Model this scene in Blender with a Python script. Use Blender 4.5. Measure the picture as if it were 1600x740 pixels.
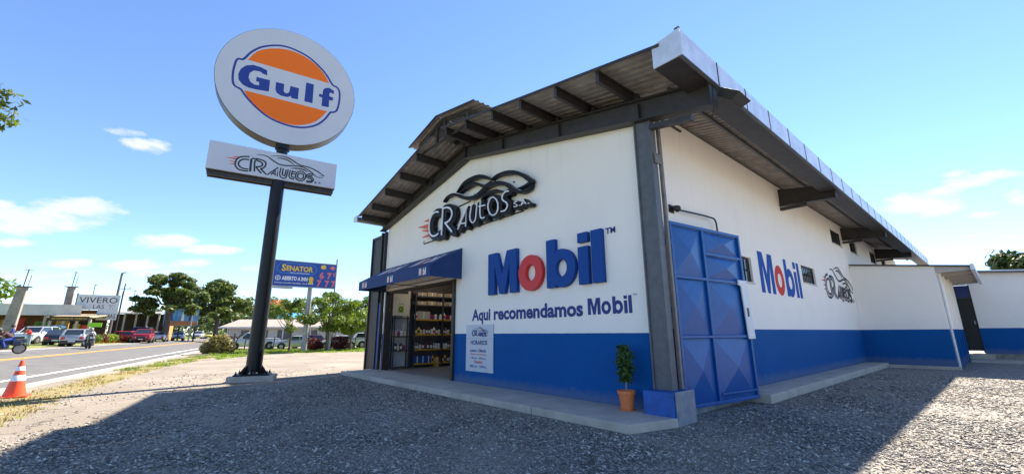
import bpy, bmesh, math, random
import numpy as np
from mathutils import Vector, Matrix
from mathutils.geometry import tessellate_polygon
R = math.radians
random.seed(7)
for o in list(bpy.data.objects): bpy.data.objects.remove(o)
SC = bpy.context.scene
COL = SC.collection

# ------------------------------------------------------------ camera
YAW, PITCH, ROLL = -0.861721778, 0.228672638, -0.00530007
fw = Vector((math.sin(YAW)*math.cos(PITCH), math.cos(YAW)*math.cos(PITCH), math.sin(PITCH)))
rt0 = fw.cross(Vector((0, 0, 1))).normalized(); up0 = rt0.cross(fw)
rt = math.cos(ROLL)*rt0 + math.sin(ROLL)*up0
up = -math.sin(ROLL)*rt0 + math.cos(ROLL)*up0
cam_d = bpy.data.cameras.new('camera'); cam = bpy.data.objects.new('camera', cam_d); COL.objects.link(cam)
cam.matrix_world = Matrix(((rt.x, up.x, -fw.x, 0), (rt.y, up.y, -fw.y, 0), (rt.z, up.z, -fw.z, 1.6), (0, 0, 0, 1)))
cam_d.sensor_width = 36; cam_d.lens = 14.481; cam_d.clip_start = 0.05; cam_d.clip_end = 5000
SC.camera = cam

# ------------------------------------------------------------ sun and sky
SUN_EL, SUN_AZ = 48.0, 13.0            # azimuth measured from +Y towards -X
sun_dir = Vector((-math.sin(R(SUN_AZ))*math.cos(R(SUN_EL)), math.cos(R(SUN_AZ))*math.cos(R(SUN_EL)), math.sin(R(SUN_EL))))
sl = bpy.data.lights.new('sun', 'SUN'); sl.energy = 5.0; sl.angle = R(0.9); sl.color = (1.0, 0.92, 0.80)
so = bpy.data.objects.new('sun', sl); COL.objects.link(so)
so.rotation_euler = sun_dir.to_track_quat('Z', 'Y').to_euler(); so.location = (0, 0, 60)
SC.view_settings.view_transform = 'Standard'; SC.view_settings.look = 'None'
SC.view_settings.exposure = 1.62; SC.view_settings.gamma = 1
SC.view_settings.use_curve_mapping = False
SC.render.resolution_x = 1024; SC.render.resolution_y = 473

W = bpy.data.worlds.new('World'); SC.world = W; W.use_nodes = True
nt = W.node_tree; nt.nodes.clear()
def wn(t): return nt.nodes.new(t)
def wmath(op, a, b=None, clamp=False):
    n = wn('ShaderNodeMath'); n.operation = op; n.use_clamp = clamp
    for i, v in enumerate((a, b)):
        if v is None: continue
        if isinstance(v, (int, float)): n.inputs[i].default_value = v
        else: nt.links.new(v, n.inputs[i])
    return n.outputs[0]
out = wn('ShaderNodeOutputWorld'); bg = wn('ShaderNodeBackground'); nt.links.new(bg.outputs[0], out.inputs[0])
bg.inputs[1].default_value = 0.095
sky = wn('ShaderNodeTexSky'); sky.sky_type = 'NISHITA'; sky.sun_disc = False
sky.sun_elevation = R(SUN_EL); sky.sun_rotation = R(-SUN_AZ)
sky.air_density = 1.0; sky.dust_density = 0.0; sky.ozone_density = 2.6; sky.altitude = 600
tc = wn('ShaderNodeTexCoord')
DIRV = tc.outputs['Generated']
def pix_dir(x, y):
    return (fw*643.592 + rt*(x-800) - up*(y-370)).normalized()
# small fair-weather clouds, each at its own bearing and height in the sky
CL = [(55,343,120,24,1),(135,325,75,20,1),(40,352,80,20,1),(250,375,62,13,1),(335,390,45,9,.8),(100,412,45,9,.9),(215,415,55,11,.9),(300,412,50,9,.7),
      (238,230,50,13,.9),(185,205,40,7,.4),(20,380,50,8,.6),(8,320,26,8,.6),(1425,318,75,22,1),(1510,285,50,14,.85),(1590,305,36,18,.9),(1475,300,50,12,.7),(1565,272,50,9,.6),
      (1545,335,35,7,.6),(1490,272,30,8,.7),(60,430,90,10,.5),(260,425,70,8,.5),(1560,368,70,7,.5),(390,420,50,9,.5)]
nz = wn('ShaderNodeTexNoise'); nz.inputs['Scale'].default_value = 13; nz.inputs['Detail'].default_value = 9; nz.inputs['Roughness'].default_value = 0.62
mp_ = wn('ShaderNodeMapping'); mp_.inputs['Scale'].default_value = (1.0, 1.0, 2.2); nt.links.new(DIRV, mp_.inputs['Vector']); nt.links.new(mp_.outputs[0], nz.inputs['Vector'])
acc = None
for (x, y, hw, hh, st) in CL:
    st = min(1.0, st+.22)
    d = pix_dir(x, y); h = (pix_dir(x+hw, y)-pix_dir(x-hw, y))*0.5; v = (pix_dir(x, y-hh)-pix_dir(x, y+hh))*0.5
    sb = wn('ShaderNodeVectorMath'); sb.operation = 'SUBTRACT'; nt.links.new(DIRV, sb.inputs[0]); sb.inputs[1].default_value = d
    a = wn('ShaderNodeVectorMath'); a.operation = 'DOT_PRODUCT'; nt.links.new(sb.outputs[0], a.inputs[0]); a.inputs[1].default_value = h/h.length_squared
    b = wn('ShaderNodeVectorMath'); b.operation = 'DOT_PRODUCT'; nt.links.new(sb.outputs[0], b.inputs[0]); b.inputs[1].default_value = v/v.length_squared
    r2 = wmath('ADD', wmath('POWER', wmath('ABSOLUTE', a.outputs['Value']), 2.0), wmath('POWER', wmath('ABSOLUTE', b.outputs['Value']), 2.0))
    m = wmath('MULTIPLY', wmath('SUBTRACT', 1.0, wmath('MULTIPLY', r2, 0.75), True), st)
    acc = m if acc is None else wmath('MAXIMUM', acc, m)
cl = wmath('SUBTRACT', wmath('ADD', wmath('MULTIPLY', nz.outputs['Fac'], 3.6), wmath('MULTIPLY', acc, 1.15)), 2.20)
cl = wmath('MULTIPLY', cl, 1.5, True)
cl = wmath('MULTIPLY', cl, wmath('GREATER_THAN', acc, 0.001))
cl = wmath('MULTIPLY', cl, 0.85)
mx = wn('ShaderNodeMix'); mx.data_type = 'RGBA'; nt.links.new(cl, mx.inputs[0]); tint = wn('ShaderNodeMix'); tint.data_type = 'RGBA'; tint.blend_type = 'MULTIPLY'; tint.inputs[0].default_value = 1; tint.inputs[7].default_value = (.76, .835, .97, 1); nt.links.new(sky.outputs[0], tint.inputs[6]); nt.links.new(tint.outputs[2], mx.inputs[6])
mx.inputs[7].default_value = (3.6, 3.7, 3.9, 1)
nt.links.new(mx.outputs[2], bg.inputs[0])

# ------------------------------------------------------------ materials
MAT = {}
def mat(name, col, rough=0.6, metal=0.0, var=0.0, scale=3.0, bump=0.0, bscale=40.0, spec=0.5, col2=None, detail=5, emit=0, coat=0):
    if name in MAT: return MAT[name]
    m = bpy.data.materials.new(name); m.use_nodes = True; t = m.node_tree
    p = t.nodes['Principled BSDF']; p.inputs['Roughness'].default_value = rough; p.inputs['Metallic'].default_value = metal
    p.inputs['Specular IOR Level'].default_value = spec; p.inputs['Coat Weight'].default_value = coat
    c = (*col, 1); p.inputs['Base Color'].default_value = c
    if emit: p.inputs['Emission Color'].default_value = c; p.inputs['Emission Strength'].default_value = emit
    g = t.nodes.new('ShaderNodeNewGeometry')
    if var > 0 or col2:
        n = t.nodes.new('ShaderNodeTexNoise'); n.inputs['Scale'].default_value = scale; n.inputs['Detail'].default_value = detail; n.inputs['Roughness'].default_value = .65
        t.links.new(g.outputs['Position'], n.inputs['Vector'])
        rp = t.nodes.new('ShaderNodeValToRGB'); rp.color_ramp.elements[0].position = .32; rp.color_ramp.elements[1].position = .68
        if col2 is None:
            rp.color_ramp.elements[0].color = tuple(max(0, x*(1-var)) for x in col)+(1,); rp.color_ramp.elements[1].color = tuple(min(1, x*(1+var)) for x in col)+(1,)
        else:
            rp.color_ramp.elements[0].color = c; rp.color_ramp.elements[1].color = (*col2, 1)
        t.links.new(n.outputs['Fac'], rp.inputs[0]); t.links.new(rp.outputs[0], p.inputs['Base Color'])
    if bump > 0:
        n = t.nodes.new('ShaderNodeTexNoise'); n.inputs['Scale'].default_value = bscale; n.inputs['Detail'].default_value = 4
        t.links.new(g.outputs['Position'], n.inputs['Vector'])
        b = t.nodes.new('ShaderNodeBump'); b.inputs['Strength'].default_value = bump; b.inputs['Distance'].default_value = 0.02
        t.links.new(n.outputs['Fac'], b.inputs['Height']); t.links.new(b.outputs[0], p.inputs['Normal'])
    MAT[name] = m; return m

WHITE = (.89, .84, .76); BLUE = (.002, .080, .275)
def wall_paint(name, band, white=WHITE, blue=BLUE, base=0.2):
    m = bpy.data.materials.new(name); m.use_nodes = True; t = m.node_tree; p = t.nodes['Principled BSDF']; N = t.nodes.new; L = t.links.new
    g = N('ShaderNodeNewGeometry'); s = N('ShaderNodeSeparateXYZ'); L(g.outputs['Position'], s.inputs[0])
    def ma(op, a, b=None, c=False):
        n = N('ShaderNodeMath'); n.operation = op; n.use_clamp = c
        for i, v in enumerate((a, b)):
            if v is None: continue
            if isinstance(v, (int, float)): n.inputs[i].default_value = v
            else: L(v, n.inputs[i])
        return n.outputs[0]
    def noise(sc, det, vec=None, sx=None):
        n = N('ShaderNodeTexNoise'); n.inputs['Scale'].default_value = sc; n.inputs['Detail'].default_value = det; n.inputs['Roughness'].default_value = .6
        if sx:
            q = N('ShaderNodeMapping'); q.inputs['Scale'].default_value = sx; L(g.outputs['Position'], q.inputs['Vector']); L(q.outputs[0], n.inputs['Vector'])
        else: L(g.outputs['Position'], n.inputs['Vector'])
        return n.outputs['Fac']
    edge = ma('ADD', s.outputs['Z'], ma('MULTIPLY', ma('SUBTRACT', noise(9, 3), .5), .012))
    isw = ma('MULTIPLY', ma('SUBTRACT', edge, band-.002), 400, True)
    def mixc(f, a, b):
        n = N('ShaderNodeMix'); n.data_type = 'RGBA'
        L(f, n.inputs[0])
        for i, v in ((6, a), (7, b)):
            if isinstance(v, tuple): n.inputs[i].default_value = (*v, 1)
            else: L(v, n.inputs[i])
        return n.outputs[2]
    # broad plaster tone, rain streaks under the eaves, rubbed scuffs on the blue
    tone = ma('MULTIPLY', ma('SUBTRACT', noise(.9, 4), .42), 2.2, True)
    wcol = mixc(tone, white, tuple(x*.95 for x in white))
    streak = ma('MULTIPLY', ma('MULTIPLY', ma('SUBTRACT', noise(1, 5, sx=(6, 6, .35)), .56), 5.0, True), ma('MULTIPLY', ma('SUBTRACT', s.outputs['Z'], 3.8), .35, True))
    wcol = mixc(ma('MULTIPLY', streak, .30), wcol, (.50, .44, .36))
    scuff = ma('MULTIPLY', ma('SUBTRACT', noise(7, 7), .66), 9.0, True)
    bcol = mixc(tone, blue, tuple(x*1.16 for x in blue))
    bcol = mixc(ma('MULTIPLY', scuff, .35), bcol, (.10, .18, .42))
    sp = ma('MULTIPLY', ma('SUBTRACT', base+.22, ma('SUBTRACT', s.outputs['Z'], ma('MULTIPLY', ma('SUBTRACT', noise(5, 4), .5), .30))), 5.0, True)
    bcol = mixc(ma('MULTIPLY', sp, .38), bcol, (.20, .20, .19))
    L(mixc(isw, bcol, wcol), p.inputs['Base Color'])
    rg = N('ShaderNodeMapRange'); L(isw, rg.inputs[0]); rg.inputs[3].default_value = .62; p.inputs['Specular IOR Level'].default_value = .12; rg.inputs[4].default_value = .75; L(rg.outputs[0], p.inputs['Roughness'])
    b = N('ShaderNodeBump'); b.inputs['Strength'].default_value = .35; b.inputs['Distance'].default_value = .02
    L(ma('ADD', ma('MULTIPLY', noise(1.6, 3), 1.4), ma('MULTIPLY', noise(38, 4), .35)), b.inputs['Height']); L(b.outputs[0], p.inputs['Normal'])
    MAT[name] = m; return m

M_front = wall_paint('front_wall_paint', 1.59)
M_side = wall_paint('side_wall_paint', 1.665, base=.27)
M_concrete = mat('concrete', (.36, .34, .30), .85, var=.22, scale=2.2, bump=.5, bscale=30)
def slab_mat():
    m = mat('walkway_concrete', (.53, .47, .385), .85, var=.2, scale=1.6, bump=.35, bscale=60, col2=(.36, .32, .265))
    return m
M_slab = slab_mat()
M_steel = mat('grey_steel_paint', (.10, .106, .114), .5, var=.18, scale=5, bump=.1, bscale=25)
M_dark = mat('dark_brown_steel', (.030, .024, .021), .55, var=.3, scale=6, bump=.1)
M_beam = mat('dark_beam_steel', (.038, .034, .032), .5, var=.25, scale=5, bump=.1)
M_sheet = mat('weathered_roof_sheet', (.36, .335, .31), .6, .1, var=.0, scale=3.2, col2=(.21, .185, .16))
M_galv = mat('galvanised_fascia', (.64, .67, .71), .42, .35, var=.14, scale=2.5, bump=.05, bscale=4)
M_gate = mat('blue_gate_paint', (.003, .080, .30), .36, spec=.45, var=.12, scale=4, bump=.08, bscale=12)
M_blue = mat('blue_letter', (.004, .060, .27), .5, spec=.2)
M_red = mat('red_letter', (.62, .012, .015), .4)
M_paintblue = mat('printed_blue', (.012, .035, .19), .6)
M_paintred = mat('printed_red', (.60, .03, .03), .6)
M_paintwhite = mat('printed_white', (.8, .8, .8), .6)
M_paintblack = mat('printed_black', (.014, .015, .022), .6)
M_black = mat('black_gloss_paint', (.008, .008, .009), .42, spec=.3, var=.3, scale=4, bump=.05, bscale=6)
M_blackm = mat('black_matt', (.015, .015, .016), .6)
M_neon = mat('white_neon_tube', (.85, .87, .9), .3)
M_flame = mat('red_flame_paint', (.65, .05, .02), .5, var=.35, scale=12, col2=(.75, .16, .05))
M_signwhite = mat('sign_face_white', (.56, .57, .60), .35, var=.03, scale=1)
M_orange = mat('sign_orange', (.88, .17, .015), .5, spec=.2)
M_navy = mat('sign_navy', (.018, .04, .24), .4)
M_rim = mat('bronze_rim', (.045, .034, .026), .4, .3, var=.4, scale=3)
M_canvas = mat('awning_canvas', (.008, .040, .15), .75, var=.1, scale=6, bump=.15, bscale=200)
M_glass = mat('dark_glass', (.02, .03, .04), .08, spec=.8)
M_rubber = mat('tyre_rubber', (.015, .015, .015), .85)
M_alloy = mat('alloy', (.28, .28, .29), .35, .8)
M_terra = mat('terracotta', (.70, .19, .055), .65, var=.12, scale=20, bump=.1)
M_soil = mat('soil', (.05, .035, .02), .95, bump=.8, bscale=60)
M_bark = mat('bark', (.11, .085, .065), .9, var=.35, scale=9, bump=.8, bscale=18)
M_skin = mat('skin', (.40, .22, .15), .55)
M_grey_pole = mat('galvanised_pole', (.33, .33, .33), .5, .4, var=.15, scale=4)

def leafmat(name, c1, c2, trans=.35):
    m = bpy.data.materials.new(name); m.use_nodes = True; t = m.node_tree; p = t.nodes['Principled BSDF']; N = t.nodes.new; L = t.links.new
    g = N('ShaderNodeNewGeometry'); rp = N('ShaderNodeValToRGB'); rp.color_ramp.elements[0].color = (*c1, 1); rp.color_ramp.elements[1].color = (*c2, 1)
    n = N('ShaderNodeTexNoise'); n.inputs['Scale'].default_value = .9; n.inputs['Detail'].default_value = 2; L(g.outputs['Position'], n.inputs['Vector'])
    a = N('ShaderNodeMath'); a.operation = 'MULTIPLY_ADD'; L(g.outputs['Random Per Island'], a.inputs[0]); a.inputs[1].default_value = .55; 
    b = N('ShaderNodeMath'); b.operation = 'MULTIPLY_ADD'; L(n.outputs['Fac'], b.inputs[0]); b.inputs[1].default_value = 1.4; b.inputs[2].default_value = -.45; L(b.outputs[0], a.inputs[2])
    L(a.outputs[0], rp.inputs[0]); L(rp.outputs[0], p.inputs['Base Color']); p.inputs['Roughness'].default_value = .5; p.inputs['Specular IOR Level'].default_value = .35
    tr = N('ShaderNodeBsdfTranslucent'); mixs = N('ShaderNodeMixShader'); mixs.inputs[0].default_value = trans
    br = N('ShaderNodeMix'); br.data_type = 'RGBA'; br.blend_type = 'MULTIPLY'; br.inputs[0].default_value = 1; L(rp.outputs[0], br.inputs[6]); br.inputs[7].default_value = (1.5, 1.6, .7, 1)
    L(br.outputs[2], tr.inputs[0]); L(p.outputs[0], mixs.inputs[1]); L(tr.outputs[0], mixs.inputs[2])
    L(mixs.outputs[0], t.nodes['Material Output'].inputs[0]); MAT[name] = m; return m
LF_dark = leafmat('leaf_dark', (.022, .040, .010), (.13, .17, .035))
LF_mid = leafmat('leaf_mid', (.03, .065, .012), (.20, .27, .035))
LF_lime = leafmat('leaf_lime', (.06, .11, .014), (.27, .34, .04))
LF_pot = leafmat('leaf_pot', (.02, .05, .012), (.08, .15, .035), .2)
LF_red = leafmat('leaf_red', (.05, .008, .012), (.14, .025, .03))
LF_gold = leafmat('leaf_gold', (.10, .09, .03), (.34, .27, .10))
LF_far = leafmat('leaf_far', (.035, .06, .025), (.10, .14, .05))

# ------------------------------------------------------------ mesh helpers
class MB:
    def __init__(s): s.v = []; s.f = []
    def add(s, v, f):
        n = len(s.v); s.v += [tuple(p) for p in v]; s.f += [tuple(i+n for i in q) for q in f]; return s
    def box(s, x0, x1, y0, y1, z0, z1):
        return s.add([(x0,y0,z0),(x1,y0,z0),(x1,y1,z0),(x0,y1,z0),(x0,y0,z1),(x1,y0,z1),(x1,y1,z1),(x0,y1,z1)], [(0,3,2,1),(4,5,6,7),(0,1,5,4),(1,2,6,5),(2,3,7,6),(3,0,4,7)])
    def mbox(s, mp, u0, u1, v0, v1, d0, d1):
        c = [mp(u, v, d) for d in (d0, d1) for u, v in ((u0,v0),(u1,v0),(u1,v1),(u0,v1))]
        return s.add(c, [(0,3,2,1),(4,5,6,7),(0,1,5,4),(1,2,6,5),(2,3,7,6),(3,0,4,7)])
    def bar(s, a, b, w, h, upv=(0,0,1)):
        a = Vector(a); b = Vector(b); d = (b-a).normalized(); u = Vector(upv); x = d.cross(u)
        if x.length < 1e-4: x = d.cross(Vector((1,0,0)))
        x.normalize(); y = x.cross(d).normalized(); c = []
        for p in (a, b):
            for i, j in ((-1,-1),(1,-1),(1,1),(-1,1)): c.append(p+x*w/2*i+y*h/2*j)
        return s.add(c, [(0,3,2,1),(4,5,6,7),(0,1,5,4),(1,2,6,5),(2,3,7,6),(3,0,4,7)])
    def prism(s, loops, mp, d0, d1):
        if isinstance(loops[0][0], (int, float)): loops = [loops]
        flat = [p for l in loops for p in l]; n = len(flat)
        tri = tessellate_polygon([[Vector((p[0], p[1], 0)) for p in l] for l in loops])
        v = [mp(p[0], p[1], d0) for p in flat]+[mp(p[0], p[1], d1) for p in flat]
        f = []
        for t in tri: f.append(tuple(t)); f.append(tuple(i+n for i in t))
        o = 0
        for l in loops:
            k = len(l)
            for i in range(k):
                j = (i+1) % k; f.append((o+i, o+j, o+j+n, o+i+n))
            o += k
        return s.add(v, f)
    def flat(s, loops, mp, d):
        if isinstance(loops[0][0], (int, float)): loops = [loops]
        fl = [p for l in loops for p in l]
        tri = tessellate_polygon([[Vector((p[0], p[1], 0)) for p in l] for l in loops])
        return s.add([mp(p[0], p[1], d) for p in fl], [tuple(t) for t in tri])
    def strip(s, pts, w, mp, d0, d1=None, taper=False):
        P = [Vector(p) for p in pts]; n = len(P); Lf = []; Rt = []
        for i in range(n):
            a = P[max(i-1, 0)]; b = P[min(i+1, n-1)]; t = (b-a)
            if t.length < 1e-6: t = Vector((1, 0))
            t.normalize(); nn = Vector((-t.y, t.x)); ww = w/2
            if 0 < i < n-1:
                t1 = (P[i]-P[i-1]).normalized(); c = max(.55, abs(t1.dot(t))); ww /= c
            if taper: q = i/(n-1); ww *= .25+.75*min(1, 4*q, 4*(1-q))
            Lf.append(P[i]+nn*ww); Rt.append(P[i]-nn*ww)
        if d1 is None:
            return s.add([mp(p.x, p.y, d0) for p in Lf+Rt], [(i, i+1, n+i+1, n+i) for i in range(n-1)])
        v = [mp(p.x, p.y, d0) for p in Lf+Rt]+[mp(p.x, p.y, d1) for p in Lf+Rt]; f = []
        for i in range(n-1):
            f += [(i, i+1, n+i+1, n+i), (2*n+i, 2*n+i+1, 3*n+i+1, 3*n+i), (i, i+1, 2*n+i+1, 2*n+i), (n+i, n+i+1, 3*n+i+1, 3*n+i)]
        f += [(0, n, 3*n, 2*n), (n-1, 2*n-1, 4*n-1, 3*n-1)]
        return s.add(v, f)
    def tube(s, pts, r, n=10, cap=True):
        P = [Vector(p) for p in pts]; k = len(P); rr = r if isinstance(r, (list, tuple)) else [r]*k
        v = []; f = []; prev = None
        for i in range(k):
            t = (P[min(i+1, k-1)]-P[max(i-1, 0)]).normalized()
            if prev is None:
                a = Vector((0, 0, 1)) if abs(t.z) < .9 else Vector((1, 0, 0)); x = t.cross(a).normalized()
            else: x = (prev-t*prev.dot(t)).normalized()
            prev = x; y = t.cross(x)
            for j in range(n):
                an = 2*math.pi*j/n; v.append(P[i]+(x*math.cos(an)+y*math.sin(an))*rr[i])
        for i in range(k-1):
            for j in range(n): f.append((i*n+j, i*n+(j+1) % n, (i+1)*n+(j+1) % n, (i+1)*n+j))
        if cap: f += [tuple(range(n))[::-1], tuple(range((k-1)*n, k*n))]
        return s.add(v, f)
    def lathe(s, prof, c=(0,0,0), n=20, axis='z'):
        v = []; f = []; k = len(prof)
        for r, z in prof:
            for j in range(n):
                a = 2*math.pi*j/n; x, y = r*math.cos(a), r*math.sin(a)
                p = (x, y, z) if axis == 'z' else ((x, z, y) if axis == 'y' else (z, x, y))
                v.append((p[0]+c[0], p[1]+c[1], p[2]+c[2]))
        for i in range(k-1):
            for j in range(n): f.append((i*n+j, i*n+(j+1) % n, (i+1)*n+(j+1) % n, (i+1)*n+j))
        if prof[0][0] > 1e-5: f.append(tuple(range(n))[::-1])
        if prof[-1][0] > 1e-5: f.append(tuple(range((k-1)*n, k*n)))
        return s.add(v, f)
    def loft(s, rings, closed=True, caps=True):
        n = len(rings[0]); v = [p for r_ in rings for p in r_]; f = []
        for i in range(len(rings)-1):
            for j in range(n if closed else n-1): f.append((i*n+j, i*n+(j+1) % n, (i+1)*n+(j+1) % n, (i+1)*n+j))
        if caps: f += [tuple(range(n))[::-1], tuple(range((len(rings)-1)*n, len(rings)*n))]
        return s.add(v, f)

def wloc(o):
    v = Vector((0, 0, 0))
    while o is not None: v += o.location; o = o.parent
    return v
def link(name, me, m, parent):
    o = bpy.data.objects.new(name, me); COL.objects.link(o)
    if m: me.materials.append(m)
    if parent is not None: o.parent = parent
    return o
def part(name, mb, m, parent=None, smooth=False, bevel=0, label=None, ang=35):
    off = wloc(parent) if parent is not None else Vector((0, 0, 0))
    me = bpy.data.meshes.new(name)
    me.from_pydata([(p[0]-off.x, p[1]-off.y, p[2]-off.z) for p in mb.v], [], mb.f)
    b = bmesh.new(); b.from_mesh(me); bmesh.ops.recalc_face_normals(b, faces=b.faces); b.to_mesh(me); b.free()
    if smooth:
        for p in me.polygons: p.use_smooth = True
        me.set_sharp_from_angle(angle=R(ang))
    o = link(name, me, m, parent)
    if bevel:
        md = o.modifiers.new('bevel', 'BEVEL'); md.width = bevel; md.segments = 2; md.limit_method = 'ANGLE'; md.angle_limit = R(40)
    if label: o['label'] = label
    return o
def thing(name, label, cat, loc=(0,0,0), group=None):
    o = bpy.data.objects.new(name, None); COL.objects.link(o); o.location = loc; o.empty_display_size = .2
    o['label'] = label; o['category'] = cat
    if group: o['group'] = group
    return o
def tag(o, label, cat, group=None):
    o['label'] = label; o['category'] = cat
    if group: o['group'] = group
    return o
def struct(name, mb, m, smooth=False):
    o = part(name, mb, m, None, smooth); o['kind'] = 'structure'; return o
def single(name, mb, m, label, cat, group=None, base=None, **kw):
    # a thing that is one mesh, with its origin at its base
    b = Vector(base) if base is not None else Vector((0, 0, 0))
    mb.v = [(p[0]-b.x, p[1]-b.y, p[2]-b.z) for p in mb.v]
    o = part(name, mb, m, None, **kw); o.location = b; return tag(o, label, cat, group)
def smoothpts(L, k=4, closed=False):
    P = [Vector(p) for p in L]; n = len(P); out_ = []
    for i in range(n-1 if not closed else n):
        p0 = P[i-1] if (i > 0 or closed) else P[0]; p1 = P[i]; p2 = P[(i+1) % n]; p3 = P[(i+2) % n] if (i+2 < n or closed) else P[-1]
        for j in range(k):
            t = j/k; out_.append(.5*((2*p1)+(p2-p0)*t+(2*p0-5*p1+4*p2-p3)*t*t+(3*p1-p0-3*p2+p3)*t**3))
    if not closed: out_.append(P[-1])
    return [tuple(p) for p in out_]
def frame(o, ang=None, n=None):
    # vertical plane: u to the reader's right, v up, d towards the reader; ang = heading of the reader's right, degrees from +X
    o = Vector(o); a = R(ang); u = Vector((math.cos(a), math.sin(a), 0)); nn = Vector((math.sin(a), -math.cos(a), 0))
    return lambda x, y, d: o+u*x+Vector((0, 0, y))+nn*d
TX = {}
def text2d(s, bold=0.0):
    k = (s, bold)
    if k in TX: return TX[k]
    cu = bpy.data.curves.new('lettering', 'FONT'); cu.body = s; cu.size = 1; cu.offset = bold; cu.resolution_u = 3; cu.fill_mode = 'FRONT'
    ob = bpy.data.objects.new('lettering', cu); COL.objects.link(ob); bpy.context.view_layer.update()
    me = bpy.data.meshes.new_from_object(ob.evaluated_get(bpy.context.evaluated_depsgraph_get()))
    v = [(p.co.x, p.co.y) for p in me.vertices]; f = [tuple(p.vertices) for p in me.polygons]
    bpy.data.objects.remove(ob); bpy.data.curves.remove(cu); bpy.data.meshes.remove(me)
    TX[k] = (v, f); return TX[k]
def lettering(mb, s, mp, u0, u1, v0, h, d, bold=0.0, shear=0.0):
    """h = height of a capital; width is fitted to u0..u1 (u1 None: natural width)"""
    v, f = text2d(s, bold); xs = [p[0] for p in v]; a, b = min(xs), max(xs)
    cap = 0.70; sy = h/cap; sx = sy if u1 is None else (u1-u0)/(b-a)
    mb.add([mp(u0+(p[0]-a)*sx+shear*p[1]*sy, v0+p[1]*sy, d) for p in v], f); return mb
def arc(cx, cy, rx, ry, a0, a1, n):
    return [(cx+rx*math.cos(R(a0+(a1-a0)*i/n)), cy+ry*math.sin(R(a0+(a1-a0)*i/n))) for i in range(n+1)]
# letters of the blue-and-red oil brand word, unit: metres of the large wall sign (4.17 x 1.21)
ELL = lambda cx, cy, rx, ry, n=36: arc(cx, cy, rx, ry, 0, 360-360/n, n-1)
GLY = [('b', [[(0,0),(0,1.21),(.42,1.21),(.645,.56),(.86,1.21),(1.28,1.21),(1.28,0),(.98,0),(.98,.83),(.77,0),(.53,0),(.31,.83),(.31,0)]]),
       ('r', [ELL(1.82,.465,.46,.475), ELL(1.83,.465,.185,.22)]),
       ('b', [[(2.43,0),(2.43,1.21),(2.73,1.21),(2.73,.84)]+arc(2.93,.46,.45,.47,108,-108,26)+[(2.73,.08),(2.73,0)], ELL(2.93,.46,.18,.215)]),
       ('b', [[(3.47,.98),(3.77,.98),(3.77,1.21),(3.47,1.21)]]), ('b', [[(3.47,0),(3.77,0),(3.77,.88),(3.47,.88)]]),
       ('b', [[(3.87,0),(4.17,0),(4.17,1.21),(3.87,1.21)]])]
def brandword(mp, u0, v0, sx, sy, d):
    b = MB(); r_ = MB()
    for c, loops in GLY:
        (b if c == 'b' else r_).flat([[(u0+x*sx, v0+y*sy) for x, y in l] for l in loops], mp, d)
    return b, r_

# outlines of the emblems and letters, metres on their own sign planes
GG=[(-0.86,11.69),(-0.89,11.91),(-1.12,11.97),(-1.37,11.97),(-1.6,11.86),(-1.75,11.65),(-1.8,11.4),(-1.76,11.18),(-1.62,11.02),(-1.41,10.95),(-1.13,10.96),(-0.73,11.01),(-0.74,11.51),(-1.2,11.5),(-1.2,11.31),(-1.09,11.3),(-1.09,11.16),(-1.25,11.15),(-1.38,11.22),(-1.46,11.39),(-1.44,11.59),(-1.32,11.74),(-1.12,11.77),(-0.99,11.7)]
GU=[(-0.53,11.51),(-0.24,11.52),(-0.23,11.23),(-0.19,11.15),(-0.1,11.14),(-0.03,11.22),(-0.01,11.51),(0.3,11.51),(0.31,11.0),(0.07,10.99),(0.05,11.07),(-0.08,10.98),(-0.3,10.97),(-0.46,11.05),(-0.52,11.19)]
GL=[(0.54,11.87),(0.83,11.87),(0.86,11.0),(0.55,10.99)]
GF=[(1.21,10.99),(1.2,11.38),(1.07,11.39),(1.07,11.52),(1.2,11.52),(1.2,11.73),(1.27,11.85),(1.43,11.92),(1.63,11.84),(1.63,11.67),(1.51,11.72),(1.46,11.66),(1.47,11.53),(1.63,11.51),(1.62,11.36),(1.48,11.35),(1.49,11.01)]
OTOP=[(-1.57,12.13),(-1.32,12.59),(-1.01,12.84),(-0.61,13.03),(-0.17,13.11),(0.28,13.06),(0.77,12.85),(1.13,12.54),(1.42,12.13)]
OBOT=[(-1.54,10.8),(-1.4,10.57),(-1.18,10.33),(-0.82,10.08),(-0.39,9.89),(0.08,9.82),(0.51,9.9),(0.93,10.12),(1.19,10.39),(1.45,10.81)]
OUTL=[(-1.71,12.1),(-1.51,12.48),(-1.22,12.83),(-0.83,13.08),(-0.41,13.22),(0.04,13.2),(0.51,13.07),(0.96,12.78),(1.28,12.48),(1.55,12.1),(1.73,12.05),(1.85,11.86),(1.88,11.46),(1.82,10.98),(1.67,10.83),(1.57,10.79),(1.41,10.46),(1.16,10.13),(0.82,9.9),(0.43,9.78),(0.0,9.77),(-0.52,9.88),(-0.95,10.12),(-1.31,10.42),(-1.53,10.66),(-1.65,10.81),(-1.83,10.87),(-1.93,11.04),(-1.97,11.44),(-1.94,11.9),(-1.86,12.06)]
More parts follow.
